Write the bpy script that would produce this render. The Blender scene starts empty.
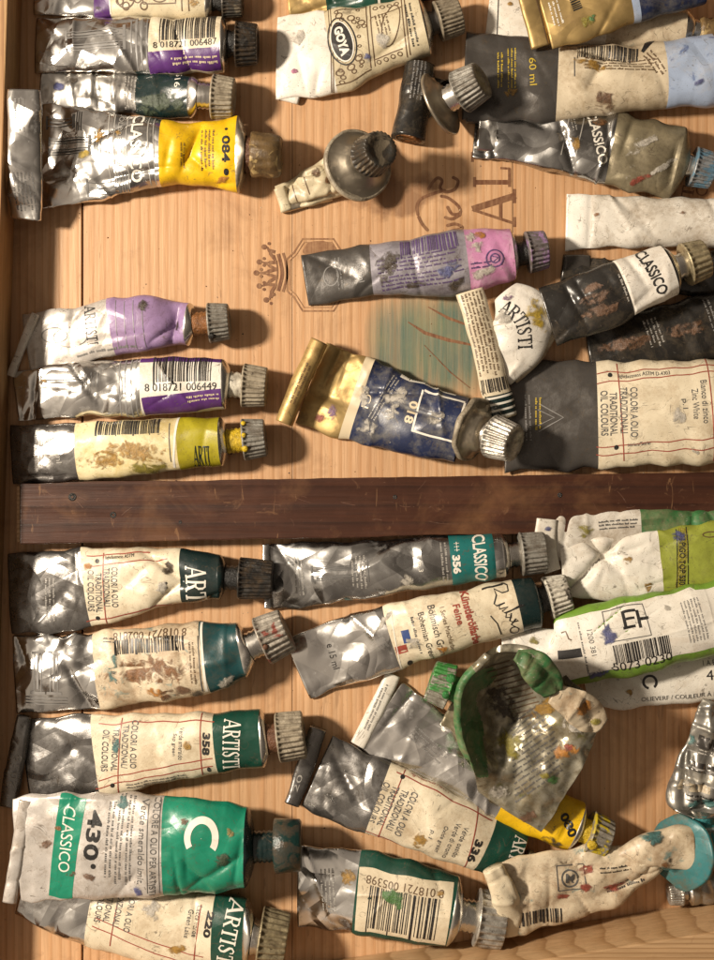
import bpy, bmesh, math, random
from mathutils import Vector, Matrix, noise
from mathutils.geometry import tessellate_polygon

# ------------------------------------------------------------------ units
# plan coordinates are millimetre-like "px" of the tray floor (25 px = 1 cm); everything is built in metres
PXCM = 25.0
H = 50.0                      # camera height above the tray floor, cm
CX, CY = 357.0, 480.0
M = 0.01                      # cm -> m
C = bpy.context.scene.collection

def W(px, py, zpx=0.0):
    """a point seen at (px,py) whose height above the floor is zpx (px); returns cm"""
    z = zpx / PXCM
    f = (H - z) / H
    return Vector(((px - CX) / PXCM * f, -(py - CY) / PXCM * f, z))

def srgb(r, g, b):
    f = lambda c: (c / 255 / 12.92) if c / 255 <= .04045 else ((c / 255 + .055) / 1.055) ** 2.4
    return (f(r), f(g), f(b), 1.0)

# ------------------------------------------------------------------ materials
MATS = {}
class NT:
    def __init__(s, name):
        s.m = bpy.data.materials.new(name); s.m.use_nodes = True
        s.t = s.m.node_tree; s.t.nodes.clear()
        s.out = s.n('ShaderNodeOutputMaterial'); s.b = s.n('ShaderNodeBsdfPrincipled')
        s.l(s.b.outputs[0], s.out.inputs[0])
    def n(s, t, **kw):
        x = s.t.nodes.new(t)
        for k, v in kw.items(): setattr(x, k, v)
        return x
    def l(s, a, b): s.t.links.new(a, b)
    def coord(s, scale=(100, 100, 100), rnd=True, kind='Object'):
        tc = s.n('ShaderNodeTexCoord'); mp = s.n('ShaderNodeMapping'); mp.inputs['Scale'].default_value = scale
        s.l(tc.outputs[kind], mp.inputs[0])
        if rnd:
            oi = s.n('ShaderNodeObjectInfo'); mm = s.n('ShaderNodeMath', operation='MULTIPLY'); mm.inputs[1].default_value = 73.0
            s.l(oi.outputs['Random'], mm.inputs[0]); s.l(mm.outputs[0], mp.inputs['Location'])
        return mp.outputs[0]
    def noise(s, co, scale, detail=4, rough=.55, dist=0.0):
        x = s.n('ShaderNodeTexNoise'); s.l(co, x.inputs['Vector'])
        x.inputs['Scale'].default_value = scale; x.inputs['Detail'].default_value = detail
        x.inputs['Roughness'].default_value = rough; x.inputs['Distortion'].default_value = dist
        return x.outputs['Fac']
    def ramp(s, f, stops, interp='LINEAR'):
        x = s.n('ShaderNodeValToRGB'); x.color_ramp.interpolation = interp
        el = x.color_ramp.elements
        while len(el) < len(stops): el.new(.5)
        for e, (p, c) in zip(el, stops):
            e.position = p; e.color = c if isinstance(c, tuple) else (c, c, c, 1)
        s.l(f, x.inputs[0]); return x.outputs[0]
    def mix(s, f, a, b, bt='MIX'):
        x = s.n('ShaderNodeMix', data_type='RGBA', blend_type=bt)
        for v, i in ((f, 0), (a, 6), (b, 7)):
            if isinstance(v, (float, int)): x.inputs[i].default_value = v
            elif isinstance(v, tuple): x.inputs[i].default_value = v
            else: s.l(v, x.inputs[i])
        return x.outputs[2]
    def math(s, op, a, b=0.0):
        x = s.n('ShaderNodeMath', operation=op)
        for v, i in ((a, 0), (b, 1)):
            if isinstance(v, (float, int)): x.inputs[i].default_value = v
            else: s.l(v, x.inputs[i])
        return x.outputs[0]
    def bump(s, h, strength, dist, prev=None):
        x = s.n('ShaderNodeBump'); x.inputs['Strength'].default_value = strength; x.inputs['Distance'].default_value = dist
        s.l(h, x.inputs['Height'])
        if prev is not None: s.l(prev, x.inputs['Normal'])
        return x.outputs[0]
    def set(s, k, v):
        if isinstance(v, (float, int, tuple)): s.b.inputs[k].default_value = v
        else: s.l(v, s.b.inputs[k])

def crumple(n, co):
    """height field of handled foil: flat facets between straight fold lines, only here and there"""
    tot = None
    for k, (rot, sc, am) in enumerate(((.5, .11, 1.0), (2.0, .16, .85), (1.25, .27, .40))):
        mp = n.n('ShaderNodeMapping'); n.l(co, mp.inputs[0]); mp.inputs['Rotation'].default_value = (.3 * k, .2, rot)
        w = n.n('ShaderNodeTexWave', wave_type='BANDS', bands_direction='X', wave_profile='TRI')
        n.l(mp.outputs[0], w.inputs['Vector']); w.inputs['Scale'].default_value = sc
        w.inputs['Distortion'].default_value = 3.0; w.inputs['Detail'].default_value = 1; w.inputs['Detail Scale'].default_value = .3
        gate = n.ramp(n.noise(mp.outputs[0], .42, 1), [(.46, 0.0), (.56, 1.0)])
        t = n.math('MULTIPLY', n.math('MULTIPLY', w.outputs['Fac'], am), gate)
        tot = t if tot is None else n.math('ADD', tot, t)
    return tot

def foil(name, col, rough=.3, metal=1.0, dirt=.35, dirtcol=(.10, .065, .035, 1), bump=.5):
    if name in MATS: return MATS[name]
    n = NT(name); co = n.coord()
    d1 = n.noise(co, 1.1, 6, .62, .6); d2 = n.noise(co, 5.5, 5, .6)
    dm = n.math('ADD', n.math('MULTIPLY', d1, .7), n.math('MULTIPLY', d2, .3))
    mask = n.ramp(dm, [(.60 - .16 * dirt, 0.0), (.80 - .12 * dirt, 1.0)])
    mask = n.math('MULTIPLY', mask, min(1, .35 + dirt))
    tone = n.ramp(n.noise(co, .8, 3), [(.3, (col[0] * .9, col[1] * .9, col[2] * .9, 1)), (.7, col)])
    n.set('Base Color', n.mix(mask, tone, dirtcol))
    n.set('Metallic', n.math('MULTIPLY', n.math('SUBTRACT', 1.0, mask), metal))
    r = n.ramp(n.noise(co, 3.0, 5), [(.3, rough * .85), (.7, rough * 1.2)])
    n.set('Roughness', n.math('ADD', r, n.math('MULTIPLY', mask, .3)))
    b = n.bump(crumple(n, co), bump, .0030)
    b = n.bump(n.noise(co, 7, 2), .05, .0003, b)
    n.set('Normal', b)
    MATS[name] = n.m; return n.m

def printed(name, col, rough=.38, dirt=.3, dirtcol=(.17, .10, .045, 1), bump=.35, metal=0.0, scratch=.25, spots=None):
    """printed lacquer or paper on foil: stains, rubbed bare metal, fine specks"""
    if name in MATS: return MATS[name]
    n = NT(name); co = n.coord()
    d1 = n.noise(co, .9, 7, .6, .8); d2 = n.noise(co, 6.0, 6, .65)
    dm = n.math('ADD', n.math('MULTIPLY', d1, .65), n.math('MULTIPLY', d2, .35))
    m1 = n.ramp(dm, [(.53 - .13 * dirt, 0.0), (.80 - .16 * dirt, 1.0)])
    m1 = n.math('MULTIPLY', m1, min(.95, .25 + dirt))
    c = n.mix(m1, col, dirtcol)
    if spots:
        ms = n.ramp(n.noise(co, 1.7, 5, .6, .5), [(.60, 0.0), (.70, .75)])
        c = n.mix(ms, c, spots)
    sp = n.ramp(n.noise(co, 26, 2, .5), [(.66, 0.0), (.73, .8)])
    c = n.mix(sp, c, (.06, .04, .025, 1))
    # cracked print along the folds, and grey handling grime
    ck = n.math('ABSOLUTE', n.math('SUBTRACT', n.noise(co, .9, 3, .55, 1.1), .5))
    ckm = n.math('MULTIPLY', n.ramp(ck, [(.002, 1.0), (.010, 0.0)]), n.ramp(n.noise(co, 2.6, 3), [(.46, 0.0), (.6, .75)]))
    c = n.mix(ckm, c, (.10, .075, .05, 1))
    gr = n.ramp(n.noise(co, .45, 8, .68, .4), [(.46, 0.0), (.72, .30 + dirt * .5)])
    c = n.mix(gr, c, n.mix(1.0, c, (.50, .43, .34, 1), 'MULTIPLY'))
    # rubbed-off print showing the foil
    rb = n.ramp(n.noise(n.coord((100, 100, 100)), 3.2, 8, .7, 1.2), [(.70 - .10 * scratch, 0.0), (.73 - .10 * scratch, 1.0)])
    rb = n.math('MULTIPLY', rb, min(1, scratch * 3))
    c = n.mix(rb, c, (.50, .47, .42, 1))
    n.set('Base Color', c)
    n.set('Metallic', n.math('MAXIMUM', n.math('MULTIPLY', rb, .85), metal))
    n.set('Roughness', n.ramp(n.noise(co, 4, 5), [(.3, rough * .8), (.7, rough * 1.35)]))
    b = n.bump(crumple(n, co), bump, .0016)
    b = n.bump(n.noise(co, 16, 4), .14, .00025, b)
    b = n.bump(ckm, -.25, .0005, b)
    n.set('Normal', b)
    MATS[name] = n.m; return n.m

def ink(name, col, rough=.4):
    if name in MATS: return MATS[name]
    n = NT(name); co = n.coord()
    w = n.ramp(n.noise(co, 7, 6, .7), [(.56, 0.0), (.70, .6)])
    mid = tuple(.55 * v + .45 * .35 for v in col[:3]) + (1,)
    n.set('Base Color', n.mix(w, col, mid)); n.set('Roughness', rough)
    MATS[name] = n.m; return n.m

def brandmat(name, col, amt):
    """stain printed into the grain: worn along the wood fibres"""
    if name in MATS: return MATS[name]
    n = NT(name); co = n.coord((100, 100, 100), rnd=False)
    mp = n.n('ShaderNodeMapping'); n.l(co, mp.inputs[0]); mp.inputs['Scale'].default_value = (1, .07, 1)
    f = n.math('ADD', n.math('MULTIPLY', n.noise(mp.outputs[0], 8, 5, .6), .6), n.math('MULTIPLY', n.noise(co, 4, 5, .65), .4))
    n.set('Base Color', n.mix(n.ramp(f, [(.40, 0.0), (.66, amt)]), col, (.62, .38, .20, 1))); n.set('Roughness', .55)
    MATS[name] = n.m; return n.m

def paint(name, col, rough=.35):
    if name in MATS: return MATS[name]
    n = NT(name); co = n.coord()
    dk = tuple(v * .45 for v in col[:3]) + (1,)
    n.set('Base Color', n.ramp(n.noise(co, 4, 6, .6), [(.32, dk), (.6, col)])); n.set('Roughness', rough)
    n.set('Normal', n.bump(n.noise(co, 9, 6, .65), .8, .0012))
    MATS[name] = n.m; return n.m

def smearmat(name):
    key = 'smear_' + name
    if key in MATS: return MATS[key]
    col = PCOL[name]; col = tuple(.68 * v + .32 * g for v, g in zip(col[:3], (.20, .14, .085))) + (1,); n = NT(key); co = n.coord()
    dk = tuple(v * .5 for v in col[:3]) + (1,)
    n.set('Base Color', n.ramp(n.noise(co, 5, 6, .6), [(.32, dk), (.62, col)])); n.set('Roughness', .38)
    at = n.n('ShaderNodeAttribute', attribute_name='mask')
    v = n.math('ADD', at.outputs['Fac'], n.math('MULTIPLY', n.math('SUBTRACT', n.noise(co, 2.6, 5, .62, .8), .5), 3.0))
    n.set('Alpha', n.ramp(v, [(.46, 0.0), (.90, .85)]))
    n.set('Normal', n.bump(n.noise(co, 9, 6, .65), .6, .0008))
    MATS[key] = n.m; return n.m

def capmat(name, col, smear=None, metal=.0, rough=.42, amount=.5):
    if name in MATS: return MATS[name]
    n = NT(name); co = n.coord()
    c = n.mix(n.ramp(n.noise(co, 3.2, 6, .65), [(.42, 0.0), (.68, .75)]), col, (.09, .06, .035, 1))
    mm = n.math('MULTIPLY', n.noise(co, .1, 0), 0.0)
    oi_ = n.n('ShaderNodeObjectInfo'); c = n.mix(n.math('MULTIPLY', oi_.outputs['Random'], .55), c, (.45, .42, .38, 1), 'MULTIPLY')
    pk = n.ramp(n.noise(co, 7, 6, .7, .5), [(.60, 0.0), (.66, .9)]); c = n.mix(pk, c, (.05, .035, .022, 1))
    if smear:
        ms = n.ramp(n.noise(co, 1.5, 5, .6, .7), [(.60 - .25 * amount, 0.0), (.66 - .25 * amount, 1.0)])
        c = n.mix(ms, c, smear); mm = n.math('MULTIPLY', ms, .0)
    n.set('Base Color', c); n.set('Metallic', metal); n.set('Roughness', n.ramp(n.noise(co, 5, 4), [(.3, rough * .8), (.7, rough * 1.3)]))
    n.set('Normal', n.bump(n.noise(co, 12, 6, .6), .4, .0006))
    MATS[name] = n.m; return n.m

def wood(name, c1, c2, c3, rough=.5, teal=False, ring=1.0, stain=True, axis=0, scratches=0.0, dist=11.0):
    if name in MATS: return MATS[name]
    n = NT(name)
    sc = (100, 100, 100)
    co = n.coord(sc, rnd=False); 
    mp = n.n('ShaderNodeMapping'); n.l(co, mp.inputs[0])
    mp.inputs['Scale'].default_value = (1, .045, 1) if axis == 0 else (.045, 1, 1)
    oi = n.n('ShaderNodeObjectInfo'); mm = n.math('MULTIPLY', oi.outputs['Random'], 41.0); n.l(mm, mp.inputs['Location'])
    st = mp.outputs[0]
    wv = n.n('ShaderNodeTexWave', wave_type='BANDS', bands_direction='X' if axis == 0 else 'Y', wave_profile='SAW')
    n.l(st, wv.inputs['Vector']); wv.inputs['Scale'].default_value = .85 * ring; wv.inputs['Distortion'].default_value = dist
    wv.inputs['Detail'].default_value = 2; wv.inputs['Detail Scale'].default_value = .38; wv.inputs['Detail Roughness'].default_value = .45
    c = n.ramp(wv.outputs['Fac'], [(0.0, c1), (.45, c1), (.74, c2), (.93, c3), (1.0, c1)])
    fib = n.noise(st, 9, 6, .6); c = n.mix(n.ramp(fib, [(.35, 0.0), (.75, .45)]), c, tuple(v * .55 for v in c3[:3]) + (1,))
    big = n.noise(st, .35, 3); c = n.mix(n.ramp(big, [(.35, 0.0), (.7, .35)]), c, (.80, .62, .48, 1), 'MULTIPLY')
    rnd = n.math('MULTIPLY', oi.outputs['Random'], .22); c = n.mix(rnd, c, (.75, .50, .30, 1), 'MULTIPLY')
    if stain:
        dm = n.ramp(n.noise(co, .33, 6, .62, .5), [(.53, 0.0), (.74, .55)]); c = n.mix(dm, c, (.22, .105, .045, 1))
        d3 = n.ramp(n.noise(co, 1.5, 8, .7, .8), [(.60, 0.0), (.70, .35)]); c = n.mix(d3, c, (.30, .16, .08, 1))
        cs = n.ramp(n.noise(n.coord((240, 34, 100), rnd=False), 1.0, 5, .6, 1.5), [(.66, 0.0), (.69, .5)]); c = n.mix(cs, c, (.28, .15, .07, 1))
        sp = n.ramp(n.noise(co, 8, 3, .5), [(.72, 0.0), (.76, .85)]); c = n.mix(sp, c, (.05, .03, .02, 1))
    if teal:
        sx = n.n('ShaderNodeSeparateXYZ'); tc = n.n('ShaderNodeTexCoord'); n.l(tc.outputs['Object'], sx.inputs[0])
        ctr = W(432, 345); 
        dx = n.math('DIVIDE', n.math('SUBTRACT', sx.outputs[0], ctr.x * M), 2.75 * M)
        dy = n.math('DIVIDE', n.math('SUBTRACT', sx.outputs[1], ctr.y * M), 2.3 * M)
        r = n.math('ADD', n.math('POWER', n.math('ABSOLUTE', dx), 3.0), n.math('POWER', n.math('ABSOLUTE', dy), 3.0))
        r = n.math('ADD', r, n.math('MULTIPLY', n.math('SUBTRACT', n.noise(st, 1.6, 6, .65), .5), 2.0))
        mk = n.ramp(r, [(.10, 1.0), (1.2, 0.0)])
        mk = n.math('MULTIPLY', mk, n.ramp(fib, [(.2, 1.0), (.8, .6)]))
        c = n.mix(mk, c, n.ramp(n.noise(co, .5, 4), [(.38, (.02, .12, .11, 1)), (.66, (.09, .17, .11, 1))]))
        ctr = W(395, 195); 
        dx = n.math('DIVIDE', n.math('SUBTRACT', sx.outputs[0], ctr.x * M), 2.0 * M)
        dy = n.math('DIVIDE', n.math('SUBTRACT', sx.outputs[1], ctr.y * M), 1.0 * M)
        r = n.math('ADD', n.math('POWER', n.math('ABSOLUTE', dx), 2.0), n.math('POWER', n.math('ABSOLUTE', dy), 2.0))
        r = n.math('ADD', r, n.math('MULTIPLY', n.math('SUBTRACT', n.noise(co, 1.2, 5), .5), 3.2))
        c = n.mix(n.ramp(r, [(.3, .6), (1.2, 0.0)]), c, (.13, .05, .02, 1))
    if scratches:
        s2 = n.ramp(n.noise(n.coord((160, 900, 100), rnd=False), 1.0, 5, .7, 1.0), [(.68, 0.0), (.72, scratches)])
        c = n.mix(s2, c, (.25, .15, .10, 1))
        s3 = n.ramp(n.noise(n.coord((420, 300, 100), rnd=False), 1.0, 8, .75, 2.0), [(.66, 0.0), (.71, scratches)])
        c = n.mix(s3, c, (.20, .12, .075, 1))
        s4 = n.ramp(n.noise(co, .6, 6, .65), [(.45, 0.0), (.75, .30)]); c = n.mix(s4, c, (.14, .055, .03, 1))
    n.set('Base Color', c)
    n.set('Roughness', n.ramp(n.noise(st, 3, 4), [(.3, rough * .85), (.7, rough * 1.25)]))
    b = n.bump(fib, .35, .0004); b = n.bump(wv.outputs['Fac'], .12, .0004, b); n.set('Normal', b)
    MATS[name] = n.m; return n.m

SIL = (.74, .72, .69, 1)
def mat(k):
    if k.startswith('smear_'): return smearmat(k[6:])
    f = MATDEF[k]; return f() if callable(f) else f
PCOL = {'porange': (.62, .24, .02, 1), 'pochre': (.50, .27, .03, 1), 'pyellow': (.70, .48, .02, 1), 'pred': (.45, .06, .04, 1), 'pbrown': (.16, .07, .035, 1), 'pblue': (.06, .10, .34, 1), 'ppink': (.55, .15, .34, 1), 'pdark': (.02, .018, .016, 1), 'pwhite': (.72, .68, .60, 1), 'pdgreen': (.012, .075, .045, 1), 'prust': (.28, .11, .03, 1), 'plilac': (.30, .14, .34, 1), 'polive': (.32, .28, .02, 1), 'turq': (.035, .25, .26, 1), 'pgreen': (.035, .24, .050, 1)}
MATDEF = {
 'silver':   lambda: foil('silver', (.70, .685, .66, 1), .21, 1, .38, bump=.5),
 'bright':   lambda: foil('bright', (.76, .74, .71, 1), .22, 1, .30, bump=.5),
 'dull':     lambda: foil('dull', (.50, .48, .45, 1), .32, 1, .55, bump=.5),
 'darkfoil': lambda: foil('darkfoil', (.44, .43, .415, 1), .25, 1, .30, bump=.45),
 'greyfoil': lambda: foil('greyfoil', (.42, .40, .36, 1), .36, .8, .65, (.15, .12, .07, 1)),
 'gold':     lambda: foil('gold', (.46, .32, .13, 1), .46, .7, .55, (.14, .08, .03, 1), .25),
 'goldmatte': lambda: printed('goldmatte', (.46, .31, .12, 1), .42, .45, (.16, .09, .03, 1), .3, .45, .15),
 'slate':    lambda: printed('slate', (.075, .068, .062, 1), .30, .30, (.10, .085, .07, 1), .3, .35, .08),
 'slategloss':lambda: printed('slategloss', (.27, .26, .25, 1), .27, .25, (.06, .052, .045, 1), .55, .92, .15),
 'black':    lambda: printed('black', (.022, .020, .018, 1), .24, .4, (.13, .10, .065, 1), .55, .1, .35),
 'cream':    lambda: printed('cream', (.68, .59, .43, 1), .40, .22, (.33, .20, .09, 1), .25, 0, .05),
 'creamclean':lambda: printed('creamclean', (.72, .635, .475, 1), .36, .42, (.33, .21, .10, 1), .3, 0, .10),
 'creamdirty':lambda: printed('creamdirty', (.64, .54, .39, 1), .40, .60, (.24, .12, .045, 1), .35, 0, .12, (.10, .22, .22, 1)),
 'beige':    lambda: printed('beige', (.60, .51, .37, 1), .38, .50, (.26, .17, .08, 1), .3, 0, .12),
 'creamyel': lambda: printed('creamyel', (.72, .62, .38, 1), .40, .55, (.42, .30, .04, 1), .3, 0, .03),
 'white':    lambda: printed('white', (.78, .74, .67, 1), .42, .25, (.33, .22, .12, 1), .35, 0, .06),
 'whitecl':  lambda: printed('whitecl', (.74, .70, .62, 1), .40, .26, (.36, .23, .12, 1), .3, 0, .04),
 'whitetail': lambda: printed('whitetail', (.84, .81, .74, 1), .36, .06, (.4, .3, .2, 1), .2, 0, .0),
 'whitedirty':lambda: printed('whitedirty', (.66, .62, .55, 1), .42, .55, (.22, .15, .08, 1), .45, 0, .2),
 'lightprint':lambda: printed('lightprint', (.56, .52, .48, 1), .36, .48, (.22, .15, .09, 1), .35, .3, .3),
 'goya':     lambda: printed('goya', (.58, .50, .34, 1), .40, .32, (.22, .14, .06, 1), .3, 0, .08),
 'yellow':   lambda: printed('yellow', (.80, .50, .008, 1), .34, .18, (.42, .17, .01, 1), .45, 0, .03),
 'olive':    lambda: printed('olive', (.36, .31, .012, 1), .36, .35, (.14, .10, .01, 1), .35, 0, .05),
 'lime':     lambda: printed('lime', (.30, .34, .05, 1), .38, .35, (.13, .13, .03, 1), .35, 0, .03),
 'lgreen':   lambda: printed('lgreen', (.16, .30, .035, 1), .36, .35, (.30, .32, .15, 1), .4, 0, .1),
 'purple':   lambda: printed('purple', (.085, .022, .15, 1), .32, .18, (.03, .012, .05, 1), .3, 0, .08),
 'lilac':    lambda: printed('lilac', (.30, .20, .37, 1), .34, .42, (.16, .10, .14, 1), .4, 0, .10),
 'pink':     lambda: printed('pink', (.52, .22, .40, 1), .34, .45, (.60, .50, .54, 1), .5, 0, .25),
 'lilacgrey':lambda: printed('lilacgrey', (.31, .29, .325, 1), .36, .65, (.10, .08, .10, 1), .5, .25, .4),
 'blue':     lambda: printed('blue', (.36, .44, .60, 1), .36, .30, (.50, .46, .42, 1), .35, 0, .08, (.06, .10, .26, 1)),
 'navy':     lambda: printed('navy', (.012, .020, .062, 1), .34, .45, (.24, .22, .17, 1), .4, 0, .45),
 'teal':     lambda: printed('teal', (.012, .14, .135, 1), .32, .18, (.02, .05, .05, 1), .25, 0, .06),
 'dteal':    lambda: printed('dteal', (.010, .055, .060, 1), .30, .3, (.10, .07, .04, 1), .45, 0, .15),
 'green':    lambda: printed('green', (.010, .22, .130, 1), .30, .18, (.02, .07, .04, 1), .45, 0, .05),
 'dgreen':   lambda: printed('dgreen', (.010, .060, .040, 1), .28, .25, (.03, .03, .02, 1), .4, 0, .10),
 'bgreen':   lambda: printed('bgreen', (.008, .022, .022, 1), .25, .25, (.06, .05, .04, 1), .4, 0, .2),
 'gfoil':    lambda: printed('gfoil', (.035, .15, .045, 1), .52, .85, (.20, .19, .10, 1), .8, 0, .6),
 'dturq':    lambda: printed('dturq', (.030, .165, .175, 1), .36, .55, (.16, .10, .05, 1), .35, 0, .12),
 'turq':     lambda: paint('turq', (.035, .25, .26, 1), .36),
 'pgreen':   lambda: paint('pgreen', (.035, .24, .050, 1), .42),
 'brownfoil':lambda: printed('brownfoil', (.26, .22, .14, 1), .40, .6, (.10, .08, .05, 1), .6, .4, .4),
 'foilprint':lambda: printed('foilprint', (.38, .355, .28, 1), .30, .75, (.17, .13, .06, 1), .7, .5, .5, (.20, .20, .06, 1)),
 'bronze':   lambda: foil('bronze', (.46, .40, .31, 1), .34, .9, .55, (.16, .10, .05, 1), .25),
 'steel':    lambda: foil('steel', (.66, .63, .58, 1), .26, 1, .25, bump=.12),
 'capgrey':  lambda: capmat('capgrey', (.30, .285, .25, 1), None, .25),
 'capbeige': lambda: capmat('capbeige', (.46, .40, .30, 1), None, .1),
 'capsilver':lambda: capmat('capsilver', (.62, .59, .53, 1), None, .6, .32),
 'capdark':  lambda: capmat('capdark', (.045, .042, .036, 1), (.16, .13, .09, 1), .1, .35, .25),
 'capblack': lambda: capmat('capblack', (.016, .015, .014, 1), (.05, .045, .04, 1), 0, .3, .2),
 'capwhite': lambda: capmat('capwhite', (.72, .68, .58, 1), (.05, .04, .03, 1), 0, .4, .18),
 'caprust':  lambda: capmat('caprust', (.20, .125, .05, 1), (.42, .30, .13, 1), 0, .42, .18),
 'capred':   lambda: capmat('capred', (.46, .42, .36, 1), (.24, .07, .05, 1), .3, .4, .08),
 'capgold':  lambda: capmat('capgold', (.50, .42, .26, 1), None, .5, .36),
 'capyellow':lambda: capmat('capyellow', (.40, .37, .31, 1), (.55, .42, .02, 1), .1, .4, .45),
 'capgreen': lambda: capmat('capgreen', (.30, .29, .24, 1), (.04, .20, .04, 1), .1, .45, .4),
 'caplilac': lambda: capmat('caplilac', (.26, .235, .245, 1), (.34, .21, .38, 1), .2, .4, .2),
 'capteal':  lambda: capmat('capteal', (.040, .044, .036, 1), (.008, .030, .026, 1), 0, .18, .4),
 'capblue':  lambda: capmat('capblue', (.34, .36, .38, 1), (.13, .24, .33, 1), .3, .36, .55),
 'capturq':  lambda: capmat('capturq', (.25, .33, .32, 1), (.05, .26, .27, 1), .1, .4, .7),
 'iblack': lambda: ink('iblack', (.018, .016, .015, 1)), 'igrey': lambda: ink('igrey', (.10, .095, .09, 1)),
 'imid': lambda: ink('imid', (.20, .19, .18, 1)), 'isilver': lambda: ink('isilver', (.34, .32, .29, 1), .35),
 'ired': lambda: ink('ired', (.30, .055, .035, 1)), 'iwhite': lambda: ink('iwhite', (.74, .70, .62, 1)),
 'ibrown': lambda: ink('ibrown', (.12, .07, .035, 1)), 'iyellow': lambda: ink('iyellow', (.50, .36, .03, 1)),
 'iblue': lambda: ink('iblue', (.03, .06, .20, 1)), 'icream': lambda: ink('icream', (.60, .50, .34, 1)),
 'igreen': lambda: ink('igreen', (.02, .10, .06, 1)), 'iviolet': lambda: ink('iviolet', (.10, .06, .16, 1)),
 'brand': lambda: brandmat('brand', (.15, .058, .026, 1), .34), 'woodscar': lambda: ink('woodscar', (.115, .05, .027, 1), .55), 'brandlight': lambda: brandmat('brandlight', (.22, .10, .045, 1), .5),
 'porange': lambda: paint('porange', (.62, .24, .02, 1)), 'pochre': lambda: paint('pochre', (.50, .27, .03, 1)),
 'pyellow': lambda: paint('pyellow', (.70, .48, .02, 1)), 'pred': lambda: paint('pred', (.45, .06, .04, 1)),
 'pbrown': lambda: paint('pbrown', (.16, .07, .035, 1)), 'pblue': lambda: paint('pblue', (.06, .10, .34, 1)),
 'ppink': lambda: paint('ppink', (.55, .15, .34, 1)), 'pdark': lambda: paint('pdark', (.02, .018, .016, 1)),
 'pwhite': lambda: paint('pwhite', (.72, .68, .60, 1)), 'pdgreen': lambda: paint('pdgreen', (.012, .075, .045, 1), .2),
 'prust': lambda: paint('prust', (.28, .11, .03, 1)), 'plilac': lambda: paint('plilac', (.30, .14, .34, 1)),
 'polive': lambda: paint('polive', (.32, .28, .02, 1)),
}

# ------------------------------------------------------------------ things and meshes
def thing(name, loc, label, cat, group=None):
    o = bpy.data.objects.new(name, None); C.objects.link(o); o.location = Vector(loc) * M
    o.empty_display_size = .005
    o['label'] = label; o['category'] = cat
    if group: o['group'] = group
    return o

def link(name, vs, fs, mats, parent=None, mi=None, smooth=True, root=None, mask=None):
    """vs in world cm; the mesh is stored relative to the thing's base"""
    base = Vector(root.location) if root is not None else Vector((0, 0, 0))
    me = bpy.data.meshes.new(name)
    me.from_pydata([tuple(Vector(v) * M - base) for v in vs], [], fs)
    for m in mats: me.materials.append(m)
    if mi: me.polygons.foreach_set('material_index', mi)
    me.polygons.foreach_set('use_smooth', [smooth] * len(me.polygons))
    if mask:
        at = me.attributes.new('mask', 'FLOAT', 'POINT'); at.data.foreach_set('value', mask)
    me.update()
    o = bpy.data.objects.new(name, me); C.objects.link(o)
    if parent is not None: o.parent = parent
    return o

def lathe(axis_o, axis_d, prof, seg, ridges=0, depth=0.0, rr=None, ph=0.0, wob=0.0, seed=0.0, wf=1.3):
    """prof: list of (radius, height, ridge weight) along axis_d from axis_o; cm"""
    d = Vector(axis_d).normalized()
    a = d.orthogonal().normalized(); 
    up = Vector((0, 0, 1)); 
    if abs(d.dot(up)) < .99: a = d.cross(up).normalized()
    b = d.cross(a)
    vs, fs = [], []
    for (r, h, rw) in prof:
        for k in range(seg):
            an = 2 * math.pi * k / seg + ph
            q = r
            if ridges and rw:
                c = math.cos(ridges * an); q = r * (1 - depth * rw * (.5 - .5 * max(-1, min(1, c * 1.8))))
            p = axis_o + d * h + (a * math.cos(an) + b * math.sin(an)) * q
            if wob:
                p = p + noise.noise_vector(p * wf + Vector((seed, seed, 0))) * wob * min(1, r * 2)
            vs.append(p)
    n = len(prof)
    for j in range(n - 1):
        for k in range(seg):
            k2 = (k + 1) % seg
            fs.append((j * seg + k, j * seg + k2, (j + 1) * seg + k2, (j + 1) * seg + k))
    fs.append(tuple((n - 1) * seg + k for k in range(seg)))
    fs.append(tuple(seg - 1 - k for k in range(seg)))
    return vs, fs

def tri(x):
    x -= math.floor(x); return 1 - 4 * abs(x - .5)

def ridge(p):
    return 1 - 2.6 * abs(noise.noise(p))

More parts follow.
